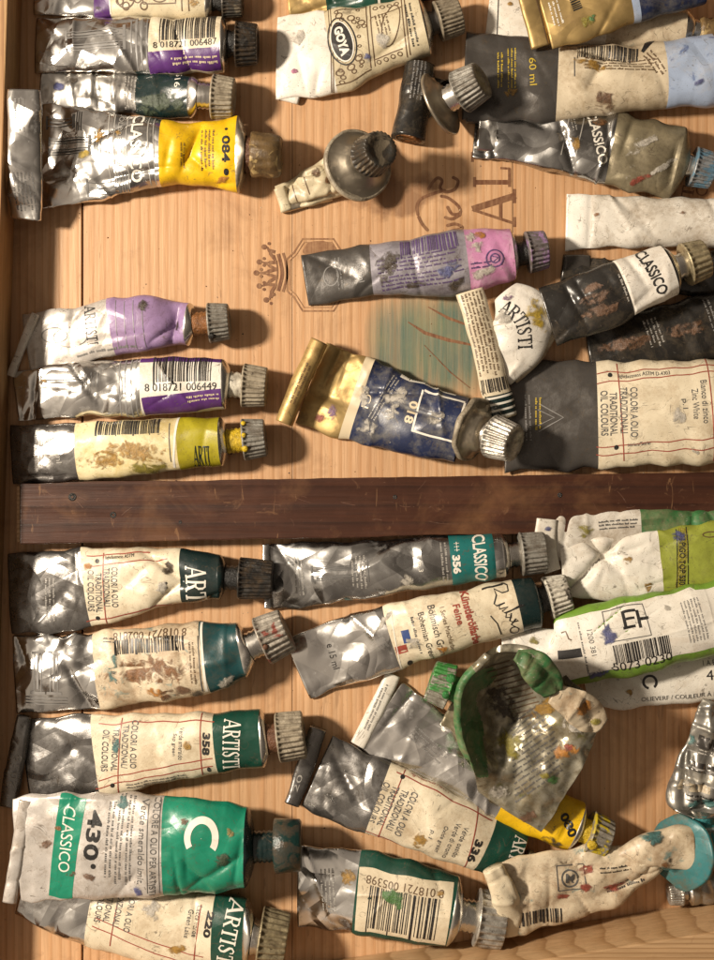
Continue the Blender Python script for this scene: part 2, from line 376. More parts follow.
class Tube:
    """A squeezed tube: stations (x, y, half width, half thickness, bottom height) in px along its spine."""
    def __init__(s, st, amp=.05, seed=1, creases=6, e=.86, bend=.05, wob=.02, dents=(), ncr=None):
        s.seed = seed; s.e = e; s.amp = amp; s.bend = bend; s.rng = random.Random(seed * 77 + 5)
        st = [tuple(q) + (0,) * (5 - len(q)) for q in st]
        P = []
        for (x, y, w, t, z) in st:
            zc = z + t; f = (H - zc / PXCM) / H
            P.append((W(x, y, zc), w / PXCM * f, t / PXCM, Vector((x, y))))
        # Catmull-Rom, sampled
        n = len(P); S = []
        def cr(a, b, c, d, u):
            return .5 * ((2 * b) + (c - a) * u + (2 * a - 5 * b + 4 * c - d) * u * u + (3 * b - a - 3 * c + d) * u ** 3)
        for i in range(n - 1):
            q = [P[max(0, i - 1)], P[i], P[i + 1], P[min(n - 1, i + 2)]]
            m = 40
            for k in range(m + (i == n - 2)):
                u = k / m
                g = lambda j: cr(q[0][j], q[1][j], q[2][j], q[3][j], u)
                S.append((g(0), max(.02, g(1)), max(.02, g(2)), g(3)))
        s.cum = [0]
        for i in range(1, len(S)): s.cum.append(s.cum[-1] + (S[i][0] - S[i - 1][0]).length)
        s.L = s.cum[-1]; s.S = S
        s.T = []
        for i in range(len(S)):
            a = S[max(0, i - 2)][0]; b = S[min(len(S) - 1, i + 2)][0]; s.T.append((b - a).normalized())
        s.fold = []
        for k in range(6):
            an = s.rng.choice([s.rng.gauss(0, .5), s.rng.gauss(1.57, .45), s.rng.uniform(0, 3.14)])
            s.fold.append((math.cos(an), math.sin(an), s.rng.uniform(.16, .40) * (1 + .35 * k), s.rng.random(), 1 / (1 + .45 * k), s.rng.random() * 40))
        s.wob = wob; s.cr = []
        wmax = max(q[1] for q in S)
        for k in range(creases):
            s0 = s.rng.uniform(.02, .98) * s.L; d0 = s.rng.uniform(-.9, .9) * wmax
            an = s.rng.choice([s.rng.gauss(0, .35), s.rng.gauss(1.3, .4), s.rng.uniform(0, 3.14)])
            ln = s.rng.uniform(.7, 2.4); 
            s.cr.append((s0, d0, math.cos(an), math.sin(an), ln, s.rng.uniform(-1, .7) * amp * 2.3, s.rng.uniform(.05, .16)))
        for (x, y, an, ln, dep, wd) in dents:      # screen px position, screen angle, px length, depth px, width px
            ss, dd = s.sd(x, y); a = math.radians(an) - s.ang(ss)
            s.cr.append((ss, dd, math.cos(a), -math.sin(a), ln / PXCM, -dep / PXCM, wd / PXCM))
    def at(s, q):
        q = min(max(q, 0), s.L - 1e-6)
        lo, hi = 0, len(s.cum) - 1
        while hi - lo > 1:
            m = (lo + hi) // 2
            if s.cum[m] <= q: lo = m
            else: hi = m
        u = (q - s.cum[lo]) / max(1e-9, s.cum[hi] - s.cum[lo])
        A, B = s.S[lo], s.S[hi]
        return (A[0].lerp(B[0], u), A[1] + (B[1] - A[1]) * u, A[2] + (B[2] - A[2]) * u, s.T[lo].lerp(s.T[hi], u).normalized())
    def sd(s, x, y):
        """screen px -> (s, d) cm"""
        best = min(range(len(s.S)), key=lambda i: (s.S[i][3].x - x) ** 2 + (s.S[i][3].y - y) ** 2)
        T = s.T[best]; t2 = Vector((T.x, -T.y)).normalized(); dv = Vector((x, y)) - s.S[best][3]
        f = (H - s.S[best][0].z) / H / PXCM
        return s.cum[best] + dv.dot(t2) * f, (t2.x * dv.y - t2.y * dv.x) * f
    def sx(s, x):
        """arc length where the spine has screen x"""
        a, b = s.S[0][3].x, s.S[-1][3].x
        best = min(range(len(s.S)), key=lambda i: abs(s.S[i][3].x - x))
        T = s.T[best]
        ex = (x - s.S[best][3].x) / PXCM / (T.x if abs(T.x) > .2 else 1)
        return s.cum[best] + (ex if best in (0, len(s.S) - 1) else 0)
    def ang(s, q):
        T = s.at(q)[3]; return math.atan2(T.y, T.x)
    def P(s, q, ca, sa, off=0.0):
        c, w, t, T = s.at(q)
        Sd = Vector((T.y, -T.x, 0)).normalized()            # right-hand side of the spine
        N = Sd.cross(T).normalized()
        if N.z < 0: N = -N
        ww = w * (1 + .075 * noise.noise((q * .9, s.seed * 3.1, ca * .3)) + .02 * tri(q * .8 + s.seed * .37 + (.3 if ca > 0 else 0)))
        x = ww * math.copysign(abs(ca) ** s.e, ca); z = t * math.copysign(abs(sa) ** (.9), sa)
        nx, nz = ca / w, sa / t; ln = math.hypot(nx, nz) or 1; nx /= ln; nz /= ln
        p3 = Vector((q, x, z * 1.2)) + Vector((s.seed * 11.3, s.seed * 5.7, s.seed * 2.9))
        am = min(s.amp, .55 * t)
        h = am * .35 * ridge(p3 * .45)
        wp = .55 * noise.noise(p3 * .5)
        for (fx, fy, fq, ph, fa, sd_) in s.fold:
            g = noise.noise((q * .38 + sd_, x * .38, s.seed * 1.7)) * 2.6 + .45
            if g > 0: h += am * .62 * fa * min(1, g) * tri((q * fx + x * fy) * fq + ph + wp)
        if sa > -.2:
            k = min(1, (sa + .2) * 2)
            for (s0, d0, cx, cy, l, dep, wd) in s.cr:
                ax, ay = q - s0, x - d0
                al = ax * cx + ay * cy
                if abs(al) > l: continue
                pr = abs(-ax * cy + ay * cx) / wd
                if pr > 5: continue
                fade = (1 - (al / l) ** 2)
                h += k * max(-1.5 * t, dep) * fade * math.exp(-pr)
        bz = s.bend * noise.noise((q * .55 + s.seed * 9, x * .6, 3.3)) * (1 if t > .15 else .6)
        p = c + Sd * (x + nx * (h + off)) + N * (z + nz * (h + off) + bz)
        if p.z < .012 + off * .3: p.z = .012 + off * .3
        return p
    def top(s, q, d, off):
        w = s.at(q)[1]
        r = max(-.985, min(.985, d / (w)))
        ca = math.copysign(abs(r) ** (1 / s.e), r); sa = math.sqrt(max(0, 1 - ca * ca))
        return s.P(q, ca, sa, off)
    def rows(s, s0, s1, step=.07):
        n = max(2, int((s1 - s0) / step)); return [s0 + (s1 - s0) * i / n for i in range(n + 1)]
    def angles(s):
        w = max(q[1] for q in s.S); nv = max(24, int(w * 4.4 / .085) // 2 * 2); nv = min(nv, 140)
        return [2 * math.pi * k / nv for k in range(nv)]
    def mesh(s, s0, s1, close0=False, close1=False):
        R = s.rows(s0, s1); A = s.angles(); nv = len(A); vs, fs = [], []
        cs = [(math.cos(a), math.sin(a)) for a in A]
        for q in R:
            for (c, sn) in cs: vs.append(s.P(q, c, sn))
        for j in range(len(R) - 1):
            for k in range(nv):
                k2 = (k + 1) % nv
                fs.append((j * nv + k, j * nv + k2, (j + 1) * nv + k2, (j + 1) * nv + k))
        if close0: fs.append(tuple(range(nv - 1, -1, -1)))
        if close1: fs.append(tuple((len(R) - 1) * nv + k for k in range(nv)))
        return vs, fs

# ------------------------------------------------------------------ 2-D print: shapes in px, later wrapped on a surface
_txt = {}
def text2d(txt, bold=0.0, shear=0.0, space=1.0):
    key = (txt, bold, shear, space)
    if key in _txt: return _txt[key]
    cu = bpy.data.curves.new('t', 'FONT'); cu.body = txt; cu.offset = bold; cu.shear = shear; cu.space_character = space
    cu.resolution_u = 3; cu.fill_mode = 'FRONT'
    ob = bpy.data.objects.new('t', cu); C.objects.link(ob)
    dg = bpy.context.evaluated_depsgraph_get(); me = bpy.data.meshes.new_from_object(ob.evaluated_get(dg))
    vs = [(v.co.x, v.co.y) for v in me.vertices]; fs = [tuple(p.vertices) for p in me.polygons]
    bpy.data.objects.remove(ob); bpy.data.curves.remove(cu); bpy.data.meshes.remove(me)
    xs = [v[0] for v in vs]; ys = [v[1] for v in vs]
    x0, x1, y0, y1 = min(xs), max(xs), min(ys), max(ys)
    vs = [((x - x0) / (x1 - x0) - .5, (y - y0) / (y1 - y0) - .5) for x, y in vs]
    _txt[key] = (vs, fs); return _txt[key]

SERIF = {  # strokes on a 0..1 box: (x0,y0,x1,y1,thickness)
 'A': (.95, [(.08, .0, .48, 1, .07), (.5, 1, .88, 0, .17), (.22, .34, .72, .34, .06), (0, .02, .26, .02, .05), (.68, .02, 1.06, .02, .05)]),
 'R': (.85, [(.18, 0, .18, 1, .17), (.18, .97, .55, .97, .06), (.55, .97, .68, .85, .1), (.68, .87, .68, .63, .16), (.68, .65, .55, .52, .1), (.55, .51, .18, .51, .06), (.42, .5, .8, .0, .16), (.02, .02, .36, .02, .05), (.7, .02, .95, .02, .05), (.02, .98, .3, .98, .05)]),
 'T': (.8, [(.42, 0, .42, 1, .17), (.02, .97, .82, .97, .07), (.04, .98, .04, .74, .05), (.80, .98, .80, .74, .05), (.24, .02, .60, .02, .05)]),
 'I': (.42, [(.2, 0, .2, 1, .17), (.02, .02, .38, .02, .05), (.02, .98, .38, .98, .05)]),
 'S': (.66, [(.56, .76, .52, .93, .06), (.53, .93, .33, .99, .07), (.33, .99, .13, .87, .1), (.12, .88, .12, .68, .15), (.12, .70, .52, .36, .17), (.52, .38, .52, .16, .15), (.52, .15, .32, .01, .1), (.32, .01, .08, .1, .07), (.08, .08, .04, .3, .06)]),
 'L': (.74, [(.18, 0, .18, 1, .16), (.02, .02, .68, .02, .06), (.68, .02, .70, .26, .05), (.02, .98, .36, .98, .05)]),
 'G': (.8, [(.66, .74, .62, .92, .06), (.62, .92, .4, .99, .07), (.4, .99, .16, .82, .12), (.13, .84, .13, .2, .16), (.15, .2, .4, .01, .12), (.4, .01, .66, .12, .07), (.66, .08, .66, .42, .13), (.46, .42, .8, .42, .05)]),
 'C': (.8, [(.66, .70, .62, .92, .06), (.62, .92, .4, .99, .07), (.4, .99, .16, .82, .12), (.13, .84, .13, .2, .16), (.15, .2, .4, .01, .12), (.4, .01, .68, .2, .07)]),
}
def serif2d(txt):
    vs, fs, x = [], [], 0
    lay = 0
    for ch in txt:
        adv, stx = SERIF[ch]
        for (a, b, c, d, th) in stx:
            dx, dy = c - a, d - b; l = math.hypot(dx, dy); th = max(th, .075) * 1.08; px, py = -dy / l * th / 2, dx / l * th / 2
            ex, ey = dx / l * .012, dy / l * .012
            k = len(vs)
            vs += [(x + a - ex + px, b - ey + py), (x + c + ex + px, d + ey + py), (x + c + ex - px, d + ey - py), (x + a - ex - px, b - ey - py)]
            fs.append((k, k + 3, k + 2, k + 1))
        x += adv + .12
    xs = [v[0] for v in vs]; ys = [v[1] for v in vs]; x0, x1, y0, y1 = min(xs), max(xs), min(ys), max(ys)
    return [((a - x0) / (x1 - x0) - .5, (b - y0) / (y1 - y0) - .5) for a, b in vs], fs

def rect2d(w, h, cx=0, cy=0):
    return [(cx - w / 2, cy - h / 2), (cx + w / 2, cy - h / 2), (cx + w / 2, cy + h / 2), (cx - w / 2, cy + h / 2)], [(0, 1, 2, 3)]

def stroke2d(pts, w):
    """polyline ribbon"""
    vs, fs = [], []
    n = len(pts)
    for i, p in enumerate(pts):
        a = Vector(pts[max(0, i - 1)]); b = Vector(pts[min(n - 1, i + 1)]); t = (b - a).normalized(); q = Vector((-t.y, t.x))
        ww = (w[i] if isinstance(w, (list, tuple)) else w) / 2
        vs += [tuple(Vector(p) + q * ww), tuple(Vector(p) - q * ww)]
    for i in range(n - 1): fs.append((2 * i + 1, 2 * i + 3, 2 * i + 2, 2 * i))
    return vs, fs

def smooth2(P, m=6):
    out = []
    for i in range(len(P) - 1):
        q = [P[max(0, i - 1)], P[i], P[i + 1], P[min(len(P) - 1, i + 2)]]
        for k in range(m + (i == len(P) - 2)):
            u = k / m
            out.append(tuple(.5 * (2 * b + (c - a) * u + (2 * a - 5 * b + 4 * c - d) * u * u + (3 * b - a - 3 * c + d) * u ** 3) for a, b, c, d in zip(*q)))
    return out

def ring2d(rx, ry, w, n=40, a0=0, a1=360, cx=0, cy=0):
    vs, fs = [], []
    for i in range(n + 1):
        a = math.radians(a0 + (a1 - a0) * i / n); c, sn = math.cos(a), math.sin(a)
        vs += [(cx + c * (rx - w), cy + sn * (ry - w)), (cx + c * rx, cy + sn * ry)]
    for i in range(n): fs.append((2 * i, 2 * i + 1, 2 * i + 3, 2 * i + 2))
    return vs, fs

def blob2d(rx, ry, seed, n=30, rough=.45):
    vs = [(0, 0)]
    for k in range(n):
        a = 2 * math.pi * k / n
        r = 1 + rough * noise.noise((math.cos(a) * 1.4 + seed * 7.7, math.sin(a) * 1.4, seed)) * 1.6 + rough * .5 * noise.noise((math.cos(a) * 4 + seed * 3, math.sin(a) * 4, 1))
        r = max(.25, r)
        vs.append((rx * r * math.cos(a), ry * r * math.sin(a)))
    return vs, [(0, 1 + k, 1 + (k + 1) % n) for k in range(n)]

def micro2d(w, h, rows, rng, fill=.9):
    vs, fs = [], []
    rows = max(rows, int(round(h / 3.6)))
    pitch = h / rows
    for r in range(rows):
        y = h / 2 - pitch * (r + .5); x = -w / 2; xe = w / 2 * rng.uniform(.55, 1) if r % 3 == 2 else w / 2 * rng.uniform(.86, 1)
        while x < xe:
            wl = rng.randint(2, 8)
            for _ in range(wl):
                lw = pitch * rng.uniform(.14, .40)
                if x + lw > xe: break
                hh = pitch * rng.choice([.34, .34, .36, .52]); k = len(vs)
                vs += [(x, y - pitch * .2), (x + lw, y - pitch * .2), (x + lw, y - pitch * .2 + hh), (x, y - pitch * .2 + hh)]
                fs.append((k, k + 1, k + 2, k + 3)); x += lw + pitch * .12
            x += pitch * .34
    return vs, fs

def bars2d(w, h, n, rng):
    vs, fs = [], []; x = -w / 2; unit = w / (n * 3.5)
    i = 0
    while x < w / 2 - unit:
        bw = unit * rng.choice([1, 1, 1.4, 2, 3]); gp = unit * rng.choice([1, 1.2, 2, 2.6])
        bw = min(bw, w / 2 - x); hh = h * (1.0 if i % 9 else 1.10); k = len(vs)
        vs += [(x, h / 2 - hh), (x + bw, h / 2 - hh), (x + bw, h / 2), (x, h / 2)]; fs.append((k, k + 1, k + 2, k + 3))
        x += bw + gp; i += 1
    return vs, fs

def subdiv(vs, fs, maxlen):
    """split long edges so flat print can follow a crumpled surface"""
    tri = []
    for f in fs:
        for k in range(1, len(f) - 1): tri.append((f[0], f[k], f[k + 1]))
    vs = list(vs)
    for it in range(9):
        mids = {}; out = []; again = False
        def mid(a, b):
            key = (min(a, b), max(a, b))
            if key in mids: return mids[key]
            A, B = vs[a], vs[b]
            if math.hypot(A[0] - B[0], A[1] - B[1]) <= maxlen: mids[key] = None; return None
            vs.append(tuple((p + q) / 2 for p, q in zip(A, B))); mids[key] = len(vs) - 1; return mids[key]
        for (a, b, c) in tri:
            m = (mid(a, b), mid(b, c), mid(c, a))
            n = sum(x is not None for x in m)
            if n == 0: out.append((a, b, c)); continue
            again = True
            ab, bc, ca = m
            if n == 3: out += [(a, ab, ca), (ab, b, bc), (ca, bc, c), (ab, bc, ca)]
            elif n == 1:
                if ab is not None: out += [(a, ab, c), (ab, b, c)]
                elif bc is not None: out += [(a, b, bc), (a, bc, c)]
                else: out += [(a, b, ca), (ca, b, c)]
            else:
                if ab is None: out += [(a, b, bc), (a, bc, ca), (ca, bc, c)]
                elif bc is None: out += [(b, c, ca), (b, ca, ab), (ab, ca, a)]
                else: out += [(c, a, ab), (c, ab, bc), (bc, ab, b)]
        tri = out
        if not again: break
    return vs, tri

class Print:
    """collects print of one kind on one tube, as one mesh"""
    def __init__(s): s.d = {}
    def add(s, kind, part, vs, fs, m, mask=None):
        k = (kind, part)
        V, F, MI, MT, MK = s.d.setdefault(k, ([], [], [], [], []))
        MK += mask if mask else [1.0] * len(vs)
        if m not in MT: MT.append(m)
        o = len(V); V += vs; F += [tuple(i + o for i in f) for f in fs]; MI += [MT.index(m)] * len(fs)
from mathutils.kdtree import KDTree
# ------------------------------------------------------------------ one paint tube
OFF = {'label_panel': .008, 'stripe': .010, 'rule_line': .013, 'emblem': .014, 'lettering': .017, 'barcode': .017, 'paint_smear': .020}
GROUP = 'used oil paint tubes lying in the wooden box'

class Sheet:
    """a crushed, folded sheet given by a control net of (x, y, height) px rows"""
    def __init__(s, net, thick=.10, amp=.05, seed=1, res=24):
        s.seed = seed; s.amp = amp; s.thick = thick; s.rng = random.Random(seed)
        R, Cn = len(net), len(net[0])
        def cr(q, u): a, b, c, d = q; return .5 * ((2 * b) + (c - a) * u + (2 * a - 5 * b + 4 * c - d) * u * u + (3 * b - a - 3 * c + d) * u ** 3)
        def ev(u, v):
            i = min(int(u), R - 2); j = min(int(v), Cn - 2); out = []
            for k in range(3):
                col = []
                for ii in range(i - 1, i + 3):
                    row = net[min(max(ii, 0), R - 1)]
                    col.append(cr([row[min(max(jj, 0), Cn - 1)][k] for jj in range(j - 1, j + 3)], v - j))
                out.append(cr(col, u - i))
            return out
        s.nu, s.nv = (R - 1) * res + 1, (Cn - 1) * res + 1
        s.fold = [(s.rng.uniform(-1, 1), s.rng.uniform(-1, 1), s.rng.uniform(.25, .95), s.rng.random(), s.rng.uniform(.4, 1)) for k in range(5)]
        s.px, s.pos = [], []
        for a in range(s.nu):
            for b in range(s.nv):
                x, y, z = ev(a / res, b / res); p = W(x, y, z)
                h = 0
                for (fx, fy, fq, ph, fa) in s.fold: h += fa * max(0, min(1, .5 + 2 * noise.noise(p * .55 + Vector((ph * 30, 0, 0))))) * tri((p.x * fx + p.y * fy) * fq + ph + .4 * noise.noise(p * .8 + Vector((seed, 0, 0))))
                p = p + Vector((.3 * noise.noise(p * 1.1) * amp, 0, amp * (.55 * h + .5 * noise.noise(p * 2.3))))
                s.px.append((x, y)); s.pos.append(p)
        s.nrm = []
        for a in range(s.nu):
            for b in range(s.nv):
                g = lambda i, j: s.pos[min(max(i, 0), s.nu - 1) * s.nv + min(max(j, 0), s.nv - 1)]
                n = (g(a + 1, b) - g(a - 1, b)).cross(g(a, b + 1) - g(a, b - 1)).normalized()
                s.nrm.append(n if n.z > 0 else -n)
        s.L = 1e9
        s.kd = KDTree(len(s.px))
        for i, (x, y) in enumerate(s.px): s.kd.insert((x, y, 0), i)
        s.kd.balance()
    def sd(s, x, y): return x / PXCM, y / PXCM
    def ang(s, q): return 0.0
    def at(s, q): return (Vector((0, 0, 0)), 0, 0, Vector((1, 0, 0)))
    def top(s, q, d, off):
        x, y = q * PXCM, d * PXCM
        k = s.kd.find((x, y, 0))[1]
        a, b = divmod(k, s.nv); a = min(max(a, 1), s.nu - 2); b = min(max(b, 1), s.nv - 2); k = a * s.nv + b
        ux, uy = s.px[k + s.nv][0] - s.px[k][0], s.px[k + s.nv][1] - s.px[k][1]; vx, vy = s.px[k + 1][0] - s.px[k][0], s.px[k + 1][1] - s.px[k][1]
        det = ux * vy - uy * vx or 1e-6; rx, ry = x - s.px[k][0], y - s.px[k][1]
        cu = max(-1, min(1, (rx * vy - ry * vx) / det)); cv = max(-1, min(1, (ux * ry - uy * rx) / det))
        return s.pos[k] + (s.pos[k + s.nv] - s.pos[k]) * cu + (s.pos[k + 1] - s.pos[k]) * cv + s.nrm[k] * (off + .004)
    def mesh(s, keep):
        vs, fs, idx = [], [], {}
        def vid(k, lo):
            if (k, lo) not in idx:
                idx[(k, lo)] = len(vs); vs.append(s.pos[k] - s.nrm[k] * (s.thick if lo else 0))
            return idx[(k, lo)]
        cells = {(a, b) for a in range(s.nu - 1) for b in range(s.nv - 1) if keep(a / (s.nu - 1), b / (s.nv - 1))}
        for (a, b) in sorted(cells):
            k = [a * s.nv + b, (a + 1) * s.nv + b, (a + 1) * s.nv + b + 1, a * s.nv + b + 1]
            fs.append(tuple(vid(i, 0) for i in k)); fs.append(tuple(vid(i, 1) for i in k[::-1]))
            for (i, j, nb) in ((0, 3, (a - 1, b)), (2, 1, (a + 1, b)), (1, 0, (a, b - 1)), (3, 2, (a, b + 1))):
                if nb not in cells and not (0 <= nb[0] < s.nu - 1 and 0 <= nb[1] < s.nv - 1):
                    fs.append((vid(k[i], 0), vid(k[j], 0), vid(k[j], 1), vid(k[i], 1)))
        return vs, fs

class Tu:
    def __init__(s, label, stations, base='silver', bands=(), group=GROUP, name='paint_tube', cat='paint tube', seed=1, close_end=False, **kw):
        s.rng = random.Random(seed * 131 + 7)
        x, y = stations[len(stations) // 2][:2]; b = W(x, y); b.z = min((q[4] if len(q) > 4 else 0) for q in stations) / PXCM
        s.root = thing(name, b, label, cat, group)
        s.surf = []; s.pr = Print(); s.seed = seed
        s.body = s.shell('body', stations, base, bands, seed=seed, close1=close_end, **kw)
    def shell(s, name, stations, base, bands=(), seed=None, close1=True, partname=None, **kw):
        tb = Tube(stations, seed=seed if seed is not None else s.seed + len(s.surf) * 3, **kw)
        cuts = [0.0] + [tb.sx(x) if not isinstance(x, str) else float(x) * tb.L for x, _ in bands] + [tb.L]
        names = [base] + [m for _, m in bands]
        parts = []
        for k in range(len(names)):
            a, b = cuts[k], cuts[k + 1]
            if b - a < .02: continue
            vs, fs = tb.mesh(a, b, close0=(k == 0), close1=(close1 and k == len(names) - 1))
            nm = name if (k == 0) else 'label'
            o = link(nm, vs, fs, [mat(names[k])], s.root, root=s.root)
            parts.append((a, b, o))
        s.surf.append((tb, parts)); return tb
    # -- print
    def wrap(s, kind, v2, x, y, rot, m, on=0, extra=0.0, step=None, dome=0.0):
        vs, fs = v2; tb, parts = s.surf[on]
        s0, d0 = tb.sd(x, y); f = (H - tb.at(s0)[0].z) / H / PXCM
        a = math.radians(rot) - tb.ang(s0); ca, sa = math.cos(a), math.sin(a)
        vs, fs = subdiv(vs, fs, step or 1.9)
        part = next((o for (p, q, o) in parts if p - 1e-6 <= s0 <= q), parts[-1][2] if s0 > 0 else parts[0][2])
        off = OFF[kind] + extra; out = []
        for v in vs:
            lx, ly = (v[0] * ca - v[1] * sa) * f, (v[0] * sa + v[1] * ca) * f
            o2 = off
            if dome and len(v) > 2: o2 += dome * v[2]
            out.append(tb.top(min(max(s0 + lx, 0.01), tb.L - .01), d0 - ly, o2))
        s.pr.add(kind, part, out, fs, m, [max(0.0, v[2]) for v in vs] if dome else None); return s
    def text(s, t, x, y, w, h, rot=-90, m='iblack', serif=False, bold=0.0, shear=0, on=0, kind='lettering', extra=0):
        vs, fs = serif2d(t) if serif else text2d(t, bold, shear)
        return s.wrap(kind, ([(a * w, b * h) for a, b in vs], fs), x, y, rot, m, on, extra)
    def micro(s, x, y, w, h, rows, rot=-90, m='igrey', on=0):
        return s.wrap('lettering', micro2d(w, h, rows, s.rng), x, y, rot, m, on)
    def bar(s, x, y, w, h, rot=0, n=26, m='iblack', on=0):
        return s.wrap('barcode', bars2d(w, h, n, s.rng), x, y, rot, m, on)
    def rect(s, x, y, w, h, rot=0, m='cream', on=0, kind='label_panel', extra=0):
        return s.wrap(kind, rect2d(w, h), x, y, rot, m, on, extra)
    def line(s, x0, y0, x1, y1, w=1.0, m='ired', on=0, kind='rule_line'):
        l = math.hypot(x1 - x0, y1 - y0)
        return s.wrap(kind, rect2d(l, w), (x0 + x1) / 2, (y0 + y1) / 2, math.degrees(math.atan2(-(y1 - y0), x1 - x0)), m, on)
    def poly(s, pts, w, x, y, rot=0, m='iblack', on=0, kind='emblem'):
        return s.wrap(kind, stroke2d(pts, w), x, y, rot, m, on)
    def ring(s, x, y, rx, ry, w, m='iblack', rot=0, a0=0, a1=360, on=0, kind='emblem'):
        return s.wrap(kind, ring2d(rx, ry, w, 40, a0, a1), x, y, rot, m, on)
    def disc(s, x, y, rx, ry, m, rot=0, on=0, kind='emblem', extra=0):
        return s.wrap(kind, blob2d(rx, ry, 0, 32, 0), x, y, rot, m, on, extra)
    def smear(s, x, y, rx, ry, m, rot=0, on=0, thick=.05, rough=.5):
        vs, fs = blob2d(rx * 1.25, ry * 1.25, s.rng.random() * 50, 36, rough * .35)
        vs = [(vs[0][0], vs[0][1], 1.0)] + [(a, b, 0.0) for a, b in vs[1:]]
        # two rings so the smear has a soft raised middle
        n = len(vs) - 1; V = [(0, 0, 1.0)] + [(a * .6, b * .6, .75) for a, b, _ in vs[1:]] + [(a * 1.15, b * 1.15, 0.0) for a, b, _ in vs[1:]]
        F = []
        for k in range(n):
            k2 = (k + 1) % n
            F += [(0, 1 + k, 1 + k2), (1 + k, 1 + n + k, 1 + n + k2, 1 + k2)]
        return s.wrap('paint_smear', (V, F), x, y, rot, 'smear_' + m, on, 0.0, 2.5, thick * .5)
    def temple(s, x, y, l, h, rot=0, m='igrey', on=0, n=3):
        """the faint engraved building printed on the bare foil"""
        for k in range(n):
            yy = -h / 2 + h * (k + .5) / n
            for e in (-1, 1): s.wrap('emblem', rect2d(l, .9, 0, yy + e * h / n * .22), x, y, rot, m, on)
            s.wrap('emblem', rect2d(2.0, h / n * .8, -l / 2, yy), x, y, rot, m, on)
            s.wrap('emblem', rect2d(3.0, h / n * .9, l / 2, yy), x, y, rot, m, on)
            s.wrap('emblem', rect2d(l * .8, 1.8, 0, yy), x, y, rot, m, on)
        for q in (.62, .70, .78): s.wrap('emblem', rect2d(1.2, h * 1.25, l * q, 0), x, y, rot, m, on)
        return s
    # -- shoulder, neck, cap
    def cap(s, m='capgrey', r=20, l=24, neck=12, sh=8, nr=None, to=None, axis=None, kind='ridged', neckm='steel', shm='steel', n=26, taper=.9, on=0, ztilt=0.0, paint=None):
        tb = s.surf[on][0]; c, w, t, T = tb.at(tb.L)
        f = (H - c.z) / H / PXCM
        r, l, neck, sh = r * f, l * f, neck * f, sh * f
        nr = (nr * f) if nr else r * (.86 if kind == 'crust' else .62)
        if axis is not None: d = Vector(axis).normalized()
        elif to is not None:
            q = W(to[0], to[1], c.z * PXCM); d = Vector((q.x - c.x, q.y - c.y, 0)).normalized(); d = (d + Vector((0, 0, ztilt))).normalized()
        else: d = (Vector((T.x, T.y, 0)).normalized() + Vector((0, 0, ztilt))).normalized()
        base = c + d * sh
        lift = max(0, r + .03 - base.z + max(0, -d.z) * (neck + l)); base.z += lift
        ring = [tb.P(tb.L, math.cos(a), math.sin(a)) for a in tb.angles()]
        nv = len(ring)
        N = Vector((T.y, -T.x, 0)).normalized(); U = N.cross(T).normalized(); U = U if U.z > 0 else -U
        N2 = Vector((d.y, -d.x, 0)).normalized(); U2 = N2.cross(d); U2 = U2 if U2.z > 0 else -U2
        vs, fs = list(ring), []
        A = tb.angles()
        for (k, fwd) in ((.03, .16), (.12, .30), (.40, .62), (.80, .93), (1.0, 1.0)):
            for i, a in enumerate(A):
                cc = base + (N2 * math.cos(a) + U2 * math.sin(a)) * nr
                p0 = ring[i]; p = p0.lerp(cc, k)
                along = (base - c)
                p = p0 + (cc - p0) * k + along * (fwd - k)
                vs.append(p)
        for j in range(5):
            for i in range(nv):
                i2 = (i + 1) % nv; fs.append((j * nv + i, j * nv + i2, (j + 1) * nv + i2, (j + 1) * nv + i))
        link('shoulder', vs, fs, [mat(shm)], s.root, root=s.root)
        s.neckcap(base, d, r, l, neck, nr, m, neckm, kind, n, taper, paint)
        return s
    def neckcap(s, base, d, r, l, neck, nr, m, neckm, kind='ridged', n=26, taper=.9, paint=None):
        prof = []
        k = max(4, int(neck / .06))
        for i in range(k + 1): prof.append((nr * (.97 if i % 2 else .88), (neck + l * .3) * i / k - .05, 0))
        link('neck', *lathe(base, d, prof, 28), [mat(neckm)], s.root, root=s.root)
        cb = base + d * neck; bv = .045
        if kind == 'ridged':
            prof = [(r * .80, 0, 0), (r * .96, 0.0, 0), (r, .03, 0), (r * 1.0, .07, 0), (r * .99, .10, 1)]
            for i in range(1, 5): prof.append((r * (1 - (1 - taper) * i / 5), .10 + (l - .18) * i / 5, 1))
            prof += [(r * taper, l - .06, .8), (r * (taper - .04), l - .015, .3), (r * (taper - .10), l, 0), (r * taper * .62, l, 0), (r * taper * .58, l - .03, 0), (r * .1, l - .035, 0)]
            v, f = lathe(cb, d, prof, n * 6, n, .105, wob=.012, seed=s.seed)
        elif kind == 'octagon':
            prof = [(r * .9, 0, 0), (r, .05, 0), (r * .97, l * .5, 0), (r * taper, l - .08, 0), (r * (taper - .1), l, 0), (r * .1, l - .02, 0)]
            v, f = lathe(cb, d, prof, 48, 8, .07, wob=.02, seed=s.seed)
            v = [p for p in v]
        else:   # paint-caked, lumpy
            prof = [(r * .8, -.06, 0), (r * .97, .0, 0), (r * 1.02, .10, .3), (r * .98, l * .35, .3), (r * 1.02, l * .6, .3), (r * .95, l - .12, .3), (r * .82, l - .02, 0), (r * .5, l, 0), (r * .1, l, 0)]
            v, f = lathe(cb, d, prof, 84, 16, .08, wob=.085, seed=s.seed, wf=3.2)
        o = link('cap', v, f, [mat(m)], s.root, root=s.root)
